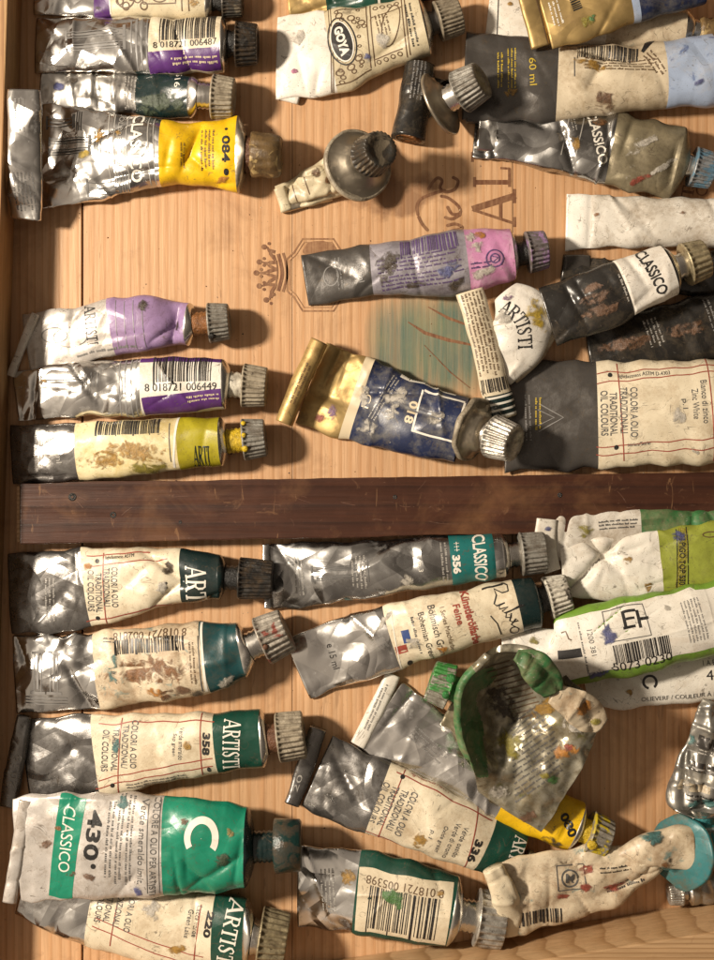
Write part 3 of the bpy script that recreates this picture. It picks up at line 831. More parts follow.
        # dried paint on the cap rim
        for (pm, a, sz) in (paint or []):
            u = d.orthogonal().normalized(); u = d.cross(Vector((0, 0, 1))).normalized() if abs(d.z) < .98 else u
            wv = u.cross(d) if u.cross(d).z > 0 else d.cross(u)
            ar = math.radians(a); rad = u * math.cos(ar) + wv * math.sin(ar)
            pc = cb + rad * (r * .97) + d * (l * .15)
            pv, pf = lathe(pc - rad * .06, rad, [(sz / PXCM * .6, 0, 0), (sz / PXCM, .05, 0), (sz / PXCM * .8, .11, 0), (sz / PXCM * .2, .14, 0)], 20, wob=.16, seed=a)
            link('paint_smear', pv, pf, [mat(pm)], o, root=s.root)
        return o
    def discshoulder(s, x, y, z, R, axis, m='bronze', r=20, l=24, neck=10, capm='capgrey', neckm='steel', rimm=None, n=26, kind='ridged', cone=9, capon=True, paint=None, wob=.035):
        c = W(x, y, z); d = Vector(axis).normalized(); f = (H - c.z) / H / PXCM
        R, r, l, neck, cone = R * f, r * f, l * f, neck * f, cone * f
        prof = [(R * .93, -.10, 0), (R, -.08, 0), (R * 1.01, .0, 0), (R * .985, .05, 0), (R * .95, .07, 0), (R * .9, .075, 0), (R * .66, .10 + cone * .25, 0), (r * .9, cone * .75, 0), (r * .64, cone, 0)]
        sh = link('shoulder', *lathe(c, d, prof, 72, wob=wob, seed=s.seed), [mat(m)], s.root, root=s.root)
        if rimm:
            link('rim', *lathe(c, d, [(R * 1.0, -.16, 0), (R * 1.035, -.13, 0), (R * 1.03, .03, 0), (R * .97, .085, 0), (R * .95, .07, 0)], 72, wob=wob, seed=s.seed), [mat(rimm)], sh, root=s.root)
        if capon: s.neckcap(c + d * cone, d, r, l, neck, r * .64, capm, neckm, kind, n, .86, paint)
        return s
    def crimp(s, st, m='silver', **kw):
        """folded tail: a flat boxy strip; returns the surface index"""
        s.shell('crimp', st, m, e=.45, amp=kw.pop('amp', .03), creases=kw.pop('creases', 2), bend=kw.pop('bend', .02), **kw)
        return len(s.surf) - 1
    def finish(s):
        for (kind, part), (V, F, MI, MT, MK) in s.pr.d.items():
            link(kind, V, F, [mat(m) for m in MT], part, MI, root=s.root, mask=MK)
        return s

def classic(t, x0, x1, yc, h0, red_x, col_x, ang=0, spine=None):
    pass
# ------------------------------------------------------------------ the tubes, top of the box downwards
# stations: (x, y, half width, half thickness, bottom height)

# -- upper left
t = Tu('silver tube with purple stripe and ornate cream label, cut off by the top edge', [(34, 0, 15, 2), (90, 0, 17, 7), (150, 1, 17, 11), (207, 2, 17, 14)], 'silver',
       [(96, 'purple'), (112, 'goya')], seed=3)
t.cap('capdark', 16, 20, 10, 6, neckm='pdark')
for k in range(5): t.ring(122 + k * 6, 5 + 5 * math.sin(k * 2), 4, 4, 1.2, 'ibrown')
t.ring(128, 4, 9, 8, 1.3, 'ibrown'); t.line(112, -8, 112, 16, 1.2, 'iwhite')
for (a, b, c, d) in ((145, 8, 178, 8), (145, -8, 145, 8), (178, -8, 178, 8), (184, -10, 184, 14), (191, -10, 191, 14)): t.line(a, b, c, d, 1.1, 'ibrown')
t.ring(162, 0, 9, 7, 1.2, 'ibrown').smear(100, 10, 3, 2, 'pdark').smear(196, 8, 5, 3, 'pochre').finish()

t = Tu('silver tube with barcode over a purple strip and a black cap, upper left', [(36, 46, 27, 3), (70, 46, 28, 7), (110, 46, 28.5, 10), (160, 46, 28, 15), (223, 45, 26, 19)], 'silver', [(152, 'creamclean')], seed=4, amp=.06)
t.rect(188, 64, 74, 19, 2, 'purple'); t.bar(190, 33, 56, 24, 0, 22); t.text('8 018721 006487', 188, 49, 64, 6, 1, 'iblack')
t.micro(196, 64, 48, 8, 1, 181, 'icream'); t.temple(98, 43, 60, 26, 2, 'imid', n=2)
for q in (140, 145, 150): t.line(q, 22, q, 72, 1.2, 'imid')
t.cap('capblack', 22, 22, 8, 5, neckm='pdark', to=(300, 47)).finish()

t = Tu('small dull silver and dark green tube squeezed between two larger tubes', [(40, 92, 20, 2), (90, 93, 21, 6), (150, 95, 21, 10), (191, 97, 20, 15)], 'dull', [(138, 'bgreen')], seed=5, amp=.09, creases=12)
t.micro(132, 95, 36, 14, 3, -90, 'isilver'); t.text('516', 181, 84, 16, 6, -90, 'iwhite'); t.smear(160, 106, 22, 9, 'pdgreen', 10).smear(60, 88, 6, 4, 'pblue').smear(75, 82, 4, 3, 'pdark')
t.smear(182, 108, 8, 6, 'pdgreen').cap('capbeige', 22, 22, 14, 8, neckm='steel').finish()

t = Tu('wide silver tube with yellow end and folded tail, cap caked in paint', [(42, 157, 52, 3), (80, 156, 49, 8), (120, 154, 41, 14), (162, 153, 33, 19), (196, 155, 31, 17), (238, 155, 38, 19)], 'bright', [(117, 'darkfoil'), (158, 'bright'), (162, 'yellow')], seed=6, amp=.085, bend=.06, creases=12,
       dents=[(193, 152, 65, 30, 7, 5), (206, 172, -40, 24, 5, 4), (140, 176, 8, 46, 5, 5), (66, 178, 10, 30, 3, 4)])
ci = t.crimp([(24, 90, 16, 4.5, 52), (25, 150, 17, 5, 44), (26, 219, 16, 4.5, 20)], 'bright', seed=8, amp=.05, creases=3)
t.micro(26, 192, 40, 22, 3, -90, 'igrey', on=ci).micro(21, 118, 36, 12, 2, -90, 'imid', on=ci)
t.text('CLASSICO', 141, 151, 68, 12, -92, 'iwhite', bold=.02); t.text('COLORE AD OLIO', 124, 146, 70, 5, -92, 'isilver')
for q in (112, 118, 131, 152, 157): t.line(q, 115, q + 1, 190, .9, 'isilver')
t.temple(72, 148, 44, 22, 0, 'igrey', n=2); t.temple(106, 190, 34, 22, 0, 'igrey', n=1); t.temple(62, 124, 30, 16, 0, 'imid', n=1)
t.text('084', 229, 154, 26, 8, -90, 'iblack', bold=.03); t.disc(229, 176, 2.4, 3.2, 'iblack'); t.disc(229, 134, 1.5, 1.5, 'iblack')
t.micro(210, 155, 42, 16, 3, -90, 'ibrown').micro(183, 160, 26, 6, 1, -90, 'ibrown')
t.smear(103, 138, 6, 7, 'pochre').smear(88, 158, 6, 4.5, 'pyellow').smear(122, 138, 5, 4, 'pochre').smear(222, 184, 8, 3, 'porange', 20)
t.cap('caprust', 22, 30, 6, 8, kind='crust', neckm='pbrown', shm='bronze', to=(300, 158)).finish()

# -- top middle
t = Tu('crumpled gold tube with dark green label at the very top edge', [(288, 2, 14, 3, 0), (330, -4, 16, 7, 0), (400, -10, 16, 12, 0)], 'gold', [(326, 'dgreen')], seed=9, amp=.12, creases=10)
t.line(378, -14, 380, 8, 2.5, 'iwhite').cap('capdark', 13, 18, 8, 5).finish()

t = Tu('cream tube with ornate black line border and GOYA in an oval', [(277, 57, 41, 3), (300, 56, 42, 7), (333, 52, 43, 11), (380, 38, 34, 16), (424, 26, 30, 21)], 'white', [(331, 'goya')], seed=11, amp=.04, creases=4, dents=[(395, 50, 30, 34, 5, 5), (318, 84, 80, 16, 3, 4), (385, 16, 20, 30, 3, 4)])
t.crimp([(282, 92, 8, 3, 0), (300, 98, 7, 3, 0)], 'white')
t.disc(343, 45, 20.5, 11.5, 'iblack', -73, kind='emblem'); t.ring(343, 45, 20.5, 11.5, 1.2, 'iwhite', -73, kind='lettering'); t.ring(343, 45, 24, 14.5, 1.4, 'iblack', -73)
t.text('GOYA', 343, 45, 29, 9.5, -73, 'iwhite', bold=.05, extra=.008)
for q in (0, 2.2): t.line(330 + q, 9, 334 + q, 95, .8, 'ibrown')
for (a, b) in ((340, 20), (352, 22), (341, 76), (352, 70), (360, 62), (362, 26)):
    t.ring(a, b, 4, 3.2, 1.1, 'ibrown', 20).ring(a + 3, b + 4, 2.6, 2.2, .9, 'ibrown')
for (a, b, c, d) in ((366, 8, 372, 72), (370, 8, 376, 70), (402, 4, 408, 60), (405, 3, 411, 58), (336, 14, 366, 9), (340, 88, 372, 74), (372, 20, 402, 13), (374, 64, 404, 54)): t.line(a, b, c, d, 1.0, 'ibrown')
for k in range(7): t.ring(337 + k * .9, 16 + k * 11.5, 2.4, 2.0, .8, 'ibrown').ring(358 + k * .7, 12 + k * 9.6, 2.0, 1.6, .8, 'ibrown')
for k in range(4): t.ring(376 + k * 7, 12 - k * 1.5, 2.6, 2, .8, 'ibrown').ring(380 + k * 7, 66 - k * 2.6, 2.6, 2, .8, 'ibrown')
t.ring(392, 30, 9, 22, 1.0, 'ibrown', -10); t.micro(384, 30, 26, 14, 3, -76, 'ibrown').micro(413, 32, 44, 9, 1, -78, 'iblack').smear(369, 62, 3.5, 5, 'pblue').smear(296, 74, 3, 2.5, 'ppink').smear(384, 46, 7, 8, 'pwhite', 0).smear(300, 40, 9, 8, 'pwhite')
t.cap('capbeige', 20, 24, 8, 6, neckm='slate', to=(475, 10), taper=.94, n=30).finish()

t = Tu('short black tube rolled up to its metal shoulder, ridged grey cap', [(424, 92, 20, 10, 2), (436, 100, 27, 14, 4)], 'black', seed=12, amp=.1, creases=8)
t.shell('rolled_tail', [(420, 66, 15, 16, 0), (415, 100, 17, 17, 0), (408, 139, 17.5, 17, 0)], 'black', e=1.0, seed=14, amp=.05, creases=5)
t.micro(417, 86, 40, 14, 2, -98, 'imid', on=1)
c = W(408, 140, 17); dv = Vector((-.27, -1, 0)).normalized()
link('roll_end', *lathe(c, dv, [(.56, -.1, 0), (.50, .01, 0), (.44, -.05, 0), (.36, .0, 0), (.29, -.06, 0), (.2, .0, 0), (.1, -.05, 0)], 30, wob=.06, seed=2), [mat('prust')], t.root, root=t.root)
t.discshoulder(441, 104, 28, 33, (.80, .34, .50), 'bronze', 22, 26, 14, 'capgrey', 'steel').finish()

t = Tu('nearly empty cream tube twisted behind a round bronze shoulder with dark cap', [(279, 199, 14, 3, 2), (303, 190, 17, 8, 0), (328, 178, 21, 12, 0), (348, 168, 27, 15, 2)], 'goya', seed=15, amp=.14, creases=22)
t.crimp([(279, 188, 5, 4, 3), (287, 211, 6, 4, 0)], 'goya'); t.crimp([(282, 208, 5, 4, 0), (332, 197, 4, 3, 0)], 'bronze')
t.line(292, 184, 298, 203, 1, 'ibrown').line(306, 180, 311, 196, 1, 'ibrown').smear(318, 175, 6, 5, 'pbrown').smear(332, 182, 5, 4, 'prust')
t.discshoulder(358, 165, 26, 35, (.40, .06, .90), 'bronze', 21, 26, 14, 'capdark', 'steel', 'capbeige', cone=14).finish()

# -- top right
t = Tu('white tube mostly hidden under the gold tube and the big blue ended tube', [(488, 14, 27, 3, 0), (540, 18, 28, 8, 0), (620, 24, 25, 12, 0), (684, 30, 18, 14, 0)], 'whitecl', [(606, 'creamdirty')], seed=16, amp=.04, creases=3)
t.line(499, -12, 497, 40, 1, 'iblack').smear(510, 7, 3, 2, 'pochre').cap('caprust', 14, 22, 8, 8, kind='crust').finish()

t = Tu('gold tube with folded tail, light blue ring and navy end, top right corner', [(545, 22, 28, 4, 34), (590, 8, 30, 9, 34), (630, -3, 27, 12, 32), (700, -20, 24, 15, 28)], 'gold', [(627, 'blue'), (635, 'navy')], seed=17, amp=.05, creases=5)
ci = t.crimp([(526, -12, 11, 4, 36), (541, 47, 10, 4, 30)], 'gold'); t.line(531, -14, 548, 44, 1.2, 'ibrown', on=ci)
t.micro(556, 16, 26, 12, 1, -75, 'iwhite').smear(586, 24, 8, 5, 'polive', 10).smear(590, 22, 5, 3, 'pgreen').bar(574, 3, 20, 9, -70, 6).finish()

t = Tu('big slate grey tube with cream barcode label and pale blue end, marked 60 ml', [(464, 78, 44, 5, 4), (500, 79, 43, 9, 3), (557, 83, 39, 16, 3), (610, 80, 33, 20, 3), (660, 75, 33, 22, 4), (712, 71, 35, 24, 5)], 'slate', [(557, 'beige'), (664, 'blue')], seed=18, amp=.045, creases=5,
       dents=[(596, 76, 60, 24, 6, 6), (600, 58, -18, 60, 5, 5), (640, 60, 15, 40, 4, 6)])
t.crimp([(466, 118, 5, 4, 3), (546, 119, 5, 4, 2)], 'slate')
t.text('60 ml', 533, 76, 28, 7, -88, 'iyellow'); t.micro(512, 74, 44, 10, 2, -90, 'iyellow').micro(500, 74, 36, 7, 1, -90, 'iyellow').smear(510, 96, 6, 4, 'pochre')
t.bar(606, 57, 60, 14, -6, 30).micro(618, 70, 70, 14, 2, -4, 'ibrown').micro(652, 70, 30, 12, 2, -60, 'ibrown')
t.smear(600, 104, 12, 8, 'pbrown').smear(588, 70, 16, 5, 'pochre', -20).smear(694, 90, 6, 2.5, 'pblue', 25).line(573, 62, 573, 82, 1, 'igrey')
t.poly([(-8, -3), (0, 2), (9, 4)], [3, 6, 2], 646, 50, 22)
t.cap('capblue', 24, 26, 10, 8).finish()

t = Tu('crumpled grey CLASSICO tube with bare dirty end and bluish cap, near the right edge', [(474, 137, 20, 4, 0), (520, 140, 23, 8, 0), (560, 142, 29, 12, 0), (615, 150, 36, 15, 0), (676, 163, 36, 19, 0)], 'darkfoil', [(610, 'brownfoil')], seed=19, amp=.11, creases=14)
t.crimp([(478, 132, 18, 4, 4), (502, 134, 16, 4, 4)], 'dull', seed=21, amp=.05)
t.text('CLASSICO', 596, 140, 56, 10, -78, 'iwhite', bold=.02).line(585, 112, 574, 160, 1, 'isilver').line(570, 112, 560, 158, 1, 'isilver').smear(574, 146, 5, 6, 'pochre').smear(598, 124, 6, 5, 'prust').micro(572, 126, 20, 6, 1, -78, 'isilver')
t.line(474, 148, 492, 148, 2, 'iwhite').smear(640, 150, 14, 5, 'pwhite', 30).smear(660, 172, 16, 3, 'pwhite', 30).smear(640, 182, 10, 3, 'pred', 15)
t.cap('capblue', 20, 22, 6, 10, shm='brownfoil').finish()

t = Tu('plain off white tube with a bright white tail band at the right edge', [(566, 222, 28, 3, 0), (590, 222, 27, 6, 0), (640, 222, 25, 11, 0), (730, 223, 24, 20, 0)], 'whitetail', [(591, 'whitedirty')], seed=22, amp=.05, creases=8, dents=[(590, 222, 88, 50, 3, 3)])
t.smear(680, 216, 4, 2, 'prust').smear(596, 216, 3, 2, 'prust').cap('capgrey').finish()

t = Tu('black tube half hidden between the plain off white tube and the golden capped one', [(562, 268, 13, 6, 0), (640, 276, 16, 8, 0), (735, 272, 24, 12, 0)], 'black', seed=23, amp=.08, creases=8)
t.crimp([(564, 264, 8, 5, 4), (590, 264, 8, 4, 4)], 'slate'); t.micro(708, 262, 30, 8, 2, -80, 'imid').smear(708, 252, 3, 2, 'pdark').finish()

t = Tu('dirty black tube lying under the white banded black tube, right of the folded tube', [(588, 350, 30, 8, 0), (640, 342, 32, 12, 0), (735, 322, 32, 18, 0)], 'black', seed=24, amp=.06, creases=8)
t.micro(652, 334, 30, 16, 3, -72, 'isilver').micro(708, 318, 34, 8, 2, -72, 'imid').smear(622, 345, 26, 6, 'pbrown', 12, 0, .01).smear(680, 332, 22, 6, 'pbrown', 12, 0, .01).finish()

t = Tu('black tube with a crumpled white band reading Classico and a ridged golden cap', [(548, 318, 31, 7, 24), (600, 300, 31, 15, 24), (640, 282, 27, 19, 24), (670, 270, 24, 20, 24)], 'black', seed=25, amp=.06, creases=8, dents=[(575, 305, -60, 30, 4, 5)])
t.shell('label', [(624, 289, 29.5, 20.5, 24), (648, 279, 28, 21.5, 24), (668, 271, 26, 22, 24)], 'white', seed=25, amp=.06, creases=10, close1=False)
t.text('CLASSICO', 648, 274, 48, 11, -62, 'iblack', bold=.02, on=1).micro(624, 290, 30, 8, 2, -68, 'isilver').smear(595, 300, 16, 5, 'pbrown', 18, 0, .01).smear(600, 312, 18, 5, 'pbrown', 18, 0, .01).smear(590, 290, 12, 4, 'pbrown', 18, 0, .01)
t.cap('capgold', 22, 22, 10, 6, to=(712, 256), n=22).finish()

# -- middle
t = Tu('slate and lilac grey tube with a stained pink end, lying above the green print', [(305, 281, 25, 3, 0), (340, 275, 25, 7, 0), (372, 270, 26, 11, 0), (430, 266, 30, 17, 0), (468, 261, 31, 20, 0), (512, 255, 25, 21, 0)], 'slate', [(372, 'lilacgrey'), (467, 'pink')], seed=26, amp=.05, creases=9)
t.bar(430, 247, 60, 15, 7, 26, 'iviolet').micro(420, 264, 84, 16, 3, 7, 'iviolet').micro(424, 281, 84, 15, 3, 7, 'iviolet').text('60 ml', 362, 274, 18, 6, -82, 'imid').ring(332, 277, 8, 10, 1.2, 'imid').micro(340, 276, 34, 7, 1, -82, 'imid')
t.ring(493, 262, 9, 9, 1.3, 'iviolet').ring(493, 262, 5, 5, 1.2, 'iviolet').poly([(-3, -3), (0, 3), (3, -2)], 1.2, 493, 262, -80, 'iviolet').smear(478, 238, 7, 4, 'porange').smear(470, 240, 6, 5, 'pwhite').smear(477, 250, 8, 5, 'pwhite', 20).micro(480, 268, 20, 8, 1, 7, 'iviolet')
t.smear(455, 285, 9, 4, 'pdark', 30).smear(415, 287, 12, 3, 'pdark', 8).smear(448, 272, 14, 5, 'pblue', 30).smear(390, 268, 10, 14, 'pdark', 0, 0, .01).smear(482, 275, 14, 4, 'pwhite', 20)
t.cap('caplilac', 21, 20, 10, 5, neckm='pdark', to=(550, 249)).finish()

t = Tu('navy and gold tube with white framed square, its gold tail rolled up', [(311, 383, 45, 3, 0), (340, 394, 43, 6, 0), (370, 404, 41, 10, 0), (420, 420, 36, 18, 0), (462, 430, 33, 22, 2)], 'gold', [(352, 'icream'), (362, 'navy')], seed=27, amp=.095, creases=14, dents=[(330, 398, -20, 40, 4, 6), (345, 370, 70, 24, 3, 5)])
t.shell('rolled_tail', [(319, 341, 9.5, 9, 16), (302, 378, 9.5, 9, 15), (284, 423, 9, 8.5, 12)], 'goldmatte', e=1.0, seed=29, amp=.03, creases=3)
t.micro(301, 383, 44, 7, 1, 66, 'ibrown', on=1)
for (a, b, c, d) in ((424, 392, 466, 404), (424, 392, 414, 432), (414, 432, 456, 444), (466, 404, 456, 444)): t.line(a, b, c, d, 2.0, 'iwhite')
t.rect(430, 383, 62, 10, -19, 'whitecl').bar(434, 384, 52, 8, -19, 24).text('018', 413, 414, 22, 9, -108, 'icream', bold=.03).text('C1', 368, 402, 14, 8, -108, 'icream').smear(438, 418, 9, 7, 'pwhite').smear(398, 400, 12, 9, 'pwhite', 0, 0, .02).smear(392, 415, 8, 5, 'pwhite')
t.micro(386, 398, 50, 10, 2, 58, 'isilver').smear(320, 420, 6, 4, 'pred', 20, 0, .02).smear(334, 412, 5, 7, 'plilac', 0, 0, .02).smear(370, 428, 9, 7, 'pwhite', 0, 0, .03).smear(365, 396, 5, 12, 'pwhite', -10, 0, .02)
t.discshoulder(474, 430, 32, 32, (.78, -.30, .56), 'bronze', 22, 26, 8, 'capsilver', 'steel', 'capbeige', cone=14, wob=.10).finish()

t = Tu('cream tube folded into a narrow text strip and a rounded white flap reading Artisti', [(470, 291, 14, 5, 26), (484, 340, 14, 6, 24), (494, 384, 14, 6, 20), (503, 418, 14, 5, 12)], 'cream', [], seed=30, amp=.03, creases=3, close_end=True)
t.micro(481, 335, 86, 22, 4, -76, 'ibrown').bar(495, 384, 28, 13, 12, 14).rect(500, 404, 28, 22, 14, 'bgreen')
for k in range(4): t.rect(498 + k * 1.7, 396 + k * 6, 27, 2.2, 14, 'iwhite', kind='stripe', extra=.004)
fl = t.shell('flap', [(506, 292, 14, 5, 22), (519, 308, 29, 9, 22), (524, 326, 31, 10, 20), (517, 352, 24, 9, 16), (502, 380, 9, 4, 14)], 'white', seed=31, amp=.06, creases=7)
t.text('ARTISTI', 520, 322, 54, 15, -62, 'iblack', serif=True, on=1).smear(535, 313, 10, 9, 'pyellow', 0, 1).smear(503, 318, 8, 10, 'pwhite', 0, 1).smear(508, 300, 5, 4, 'plilac', 0, 1, .02)
t.shell('folded_edge', [(541, 292, 6, 6, 12), (552, 318, 7, 7, 10), (541, 350, 7, 6, 8), (512, 378, 7, 5, 6)], 'creamdirty', e=1, seed=32, amp=.05, creases=4).P
t.finish()

def colori(t, x, yt, yb, dx=0, slant=0, kind=1):
    pass

t = Tu('very wide slate tube with red ruled cream label, just above the bar at right', [(505, 416, 55, 4, 2), (560, 416, 55, 10, 2), (610, 415, 54, 16, 2), (735, 411, 52, 28, 2)], 'slate', [(597, 'creamclean')], seed=33, amp=.035, creases=4, bend=.05)
t.text('COLORI A OLIO', 632, 413, 50, 7, -89, 'igrey', bold=.01).text('TRADIZIONALI', 622, 411, 46, 7, -89, 'igrey', bold=.01).text('TRADITIONAL', 612, 415, 42, 7, -89, 'igrey', bold=.01).text('OIL COLOURS', 603, 414, 44, 7, -89, 'igrey', bold=.01)
for (a, b, c, d) in ((597, 384, 722, 372), (597, 374, 722, 366), (597, 448, 722, 438), (597, 456, 722, 448), (616, 364, 623, 462), (704, 360, 712, 462)): t.line(a, b, c, d, 1.0, 'ired')
t.text('lightfastness ASTM D-4303', 642, 376, 50, 5, 3, 'igrey').text('series/Serie', 637, 445, 22, 4, 2, 'igrey').text('Bianco di zinco', 701, 403, 42, 6, -86, 'igrey').text('Zinc White', 692, 405, 30, 6, -86, 'igrey').text('p.1', 681, 405, 10, 6, -86, 'igrey')
t.disc(609, 377, 2.2, 2.2, 'iblack').disc(615, 448, 2.2, 2.4, 'iblack').smear(692, 452, 4, 2, 'pwhite').smear(676, 418, 7, 10, 'pwhite', 0, 0, .02)
t.micro(538, 415, 34, 8, 1, -90, 'iyellow').micro(528, 420, 50, 8, 1, -88, 'imid').poly([(-14, -14), (0, 10), (14, -14)], 1.2, 553, 418, -90, 'imid').poly([(-8, -14), (0, 2), (8, -14)], 1.0, 552, 418, -90, 'imid')
t.cap('capgrey').finish()

# -- left middle
t = Tu('pale and lilac Artisti tube pinched near its rusty neck, at the left', [(27, 344, 30, 3, 0), (70, 337, 29, 7, 0), (112, 328, 28, 11, 0), (150, 323, 27, 15, 0), (174, 324, 22, 14, 0), (189, 325, 21, 17, 0)], 'lightprint', [(112, 'lilac')], seed=34, amp=.05, creases=8, dents=[(177, 328, 75, 24, 9, 5), (163, 336, 30, 20, 5, 4)])
t.crimp([(36, 314, 4, 5, 3), (23, 344, 4, 5, 2), (11, 376, 4, 5, 0)], 'white', seed=3)
t.text('ARTISTI', 93, 326, 40, 12, -84, 'iblack', serif=True).smear(146, 308, 5, 6, 'pdark', 0, 0, .02).smear(182, 329, 4, 5, 'pdark').ring(56, 336, 14, 8, 1.0, 'imid').ring(72, 338, 18, 10, .8, 'imid').micro(112, 350, 70, 5, 1, 9, 'imid')
for k in range(4): t.line(118 + k * 9, 302, 118 + k * 9 + 3, 350, .5, 'imid')
t.cap('capgrey', 20, 21, 16, 4, neckm='prust', to=(230, 322), paint=[('pdark', 40, 4)]).finish()

t = Tu('silver tube with white barcode between purple strips and a beige cap, left of centre', [(16, 397, 24, 3, 0), (60, 392, 28, 8, 0), (100, 389, 29, 12, 0), (143, 387, 28, 15, 0), (190, 385, 27, 18, 0), (224, 384, 26, 20, 0)], 'bright', [(143, 'whitecl')], seed=36, amp=.075, creases=10)
t.rect(184, 360, 84, 7, 1, 'purple').rect(186, 403, 82, 18, 6, 'purple').bar(186, 371, 60, 24, 1, 26).text('8 018721 006449', 184, 388, 72, 7.5, 1, 'iblack').micro(204, 399, 36, 8, 1, 184, 'icream')
t.temple(66, 380, 46, 12, 0, 'igrey', n=1).ring(112, 388, 14, 24, 1, 'imid', 0, -80, 80)
for q in (122, 128, 134, 139): t.line(q, 360, q + 1, 416, 1.3, 'imid')
t.smear(45, 382, 4, 3, 'pochre', 0, 0, .02).cap('capbeige', 22, 24, 13, 6, neckm='capwhite', to=(262, 387)).finish()

t = Tu('yellow stained cream tube with olive end and yellow paint on its neck', [(12, 455, 30, 3, 0), (50, 453, 29, 8, 0), (78, 451, 29, 11, 0), (130, 448, 28, 16, 0), (180, 444, 26, 19, 0), (221, 442, 24, 21, 0)], 'slategloss', [(78, 'creamyel'), (180, 'olive')], seed=37, amp=.04, creases=5)
t.bar(131, 428, 68, 14, 1, 30).text('20 ml', 62, 452, 22, 6, -89, 'isilver').micro(42, 452, 36, 10, 2, -89, 'isilver').smear(135, 452, 30, 9, 'pochre', -5, 0, .012, .6).smear(150, 468, 20, 5, 'polive', 0, 0, .012).smear(110, 460, 18, 7, 'pochre', 0, 0, .01)
t.text('ARTI', 204, 457, 16, 22, 0, 'bgreen', serif=True).rect(178, 443, 2.2, 50, -4, 'iwhite', kind='stripe').line(172, 424, 174, 462, .9, 'igrey')
t.cap('capgrey', 21, 23, 16, 6, neckm='pyellow', to=(262, 438), paint=[('pyellow', 60, 3.4), ('pyellow', 100, 2.6), ('pyellow', 140, 3)]).finish()

# -- below the divider, left
t = Tu('silver tube with red ruled cream label and black end reading ART, black cap', [(10, 594, 41, 3, 0), (50, 592, 41, 7, 0), (88, 588, 40, 10, 0), (140, 580, 33, 15, 0), (180, 577, 27, 18, 0), (219, 577, 22, 19, 0)], 'slategloss', [(87, 'creamclean'), (182, 'bgreen')], seed=38, amp=.06, creases=9, dents=[(168, 566, -35, 34, 6, 5), (172, 592, 40, 26, 6, 5), (60, 600, 50, 34, 3, 6)])
t.text('COLORI A OLIO', 118, 586, 40, 6.5, -90, 'igrey', bold=.01).text('TRADIZIONALI', 110, 586, 38, 6.5, -90, 'igrey', bold=.01).text('TRADITIONAL', 102, 592, 40, 6.5, -90, 'igrey', bold=.01).text('OIL COLOURS', 94, 590, 42, 6.5, -90, 'igrey', bold=.01)
for (a, b, c, d) in ((88, 566, 168, 556), (88, 556, 150, 550), (88, 622, 176, 602), (106, 552, 108, 624)): t.line(a, b, c, d, 1, 'ired')
t.text('lightfastness ASTM', 122, 556, 28, 4.5, 6, 'iblack').text('ART', 198, 583, 36, 22, -90, 'iwhite', serif=True).disc(100, 560, 2.2, 2.2, 'iblack').disc(100, 618, 2.2, 2.2, 'iblack').smear(91, 566, 5, 4, 'porange', 0, 0, .02).smear(170, 568, 6, 5, 'pdark', 30).smear(166, 588, 5, 7, 'pwhite')
t.disc(169, 582, 1.4, 1.4, 'iblack').disc(169, 587, 1.4, 1.4, 'iblack').micro(52, 600, 44, 12, 2, -90, 'isilver')
t.cap('capblack', 21, 34, 14, 6, neckm='pdark', shm='bgreen', to=(262, 579)).finish()

t = Tu('crumpled silver tube with brown stained barcode label, dark teal end and red streaked cap', [(15, 675, 38, 3, 0), (60, 673, 38, 7, 0), (97, 670, 38, 10, 0), (150, 664, 38, 15, 0), (200, 658, 36, 19, 0), (242, 650, 28, 21, 0)], 'silver', [(97, 'creamdirty'), (206, 'dteal')], seed=39, amp=.075, creases=12, bend=.06)
t.bar(152, 643, 72, 14, 5, 30).text('8 018721 002818', 152, 633, 76, 7.5, 185, 'ibrown').smear(150, 668, 34, 12, 'prust', 0, 0, .008, .7).smear(178, 690, 18, 5, 'pbrown', 10, 0, .02).smear(116, 668, 5, 12, 'turq', 0, 0, .008).smear(160, 690, 14, 5, 'porange', 0, 0, .01).smear(200, 690, 8, 4, 'pdark', 20, 0, .03)
t.line(201, 634, 205, 688, 1, 'igrey').micro(112, 640, 14, 6, 2, 5, 'igrey').temple(48, 672, 40, 34, -90, 'imid', n=2).rect(206, 655, 2.5, 68, 5, 'iwhite', kind='stripe').smear(228, 678, 9, 4, 'pwhite', 30).micro(196, 662, 44, 7, 1, -86, 'ibrown')
t.cap('capred', 25, 28, 14, 8, to=(284, 631), n=24, paint=[('pbrown', 80, 3)]).finish()

t = Tu('slate and cream tube with folded tail and green ARTISTI end, code 358', [(26, 762, 43, 3, 0), (60, 759, 43, 7, 0), (97, 756, 42, 11, 0), (160, 748, 35, 16, 0), (218, 742, 30, 19, 0), (262, 739, 28, 21, 0)], 'slategloss', [(97, 'creamclean'), (217, 'dgreen')], seed=40, amp=.04, creases=5, dents=[(62, 760, 45, 40, 3, 6)])
ci = t.crimp([(24, 716, 7, 5, 6), (16, 760, 9, 5, 5), (8, 806, 9, 5, 2)], 'slategloss', seed=41); t.text('2058', 16, 770, 34, 7, 75, 'isilver', on=ci)
t.text('COLORI A OLIO', 137, 742, 46, 6.5, -92, 'igrey', bold=.01).text('TRADIZIONALI', 128, 744, 42, 6.5, -92, 'igrey', bold=.01).text('TRADITIONAL', 118, 747, 44, 6.5, -93, 'igrey', bold=.01).text('OIL COLOURS', 108, 748, 42, 6.5, -93, 'igrey', bold=.01)
for (a, b, c, d) in ((97, 786, 216, 760), (100, 778, 216, 752), (124, 716, 120, 792), (203, 712, 204, 772), (100, 722, 216, 717)): t.line(a, b, c, d, 1, 'ired')
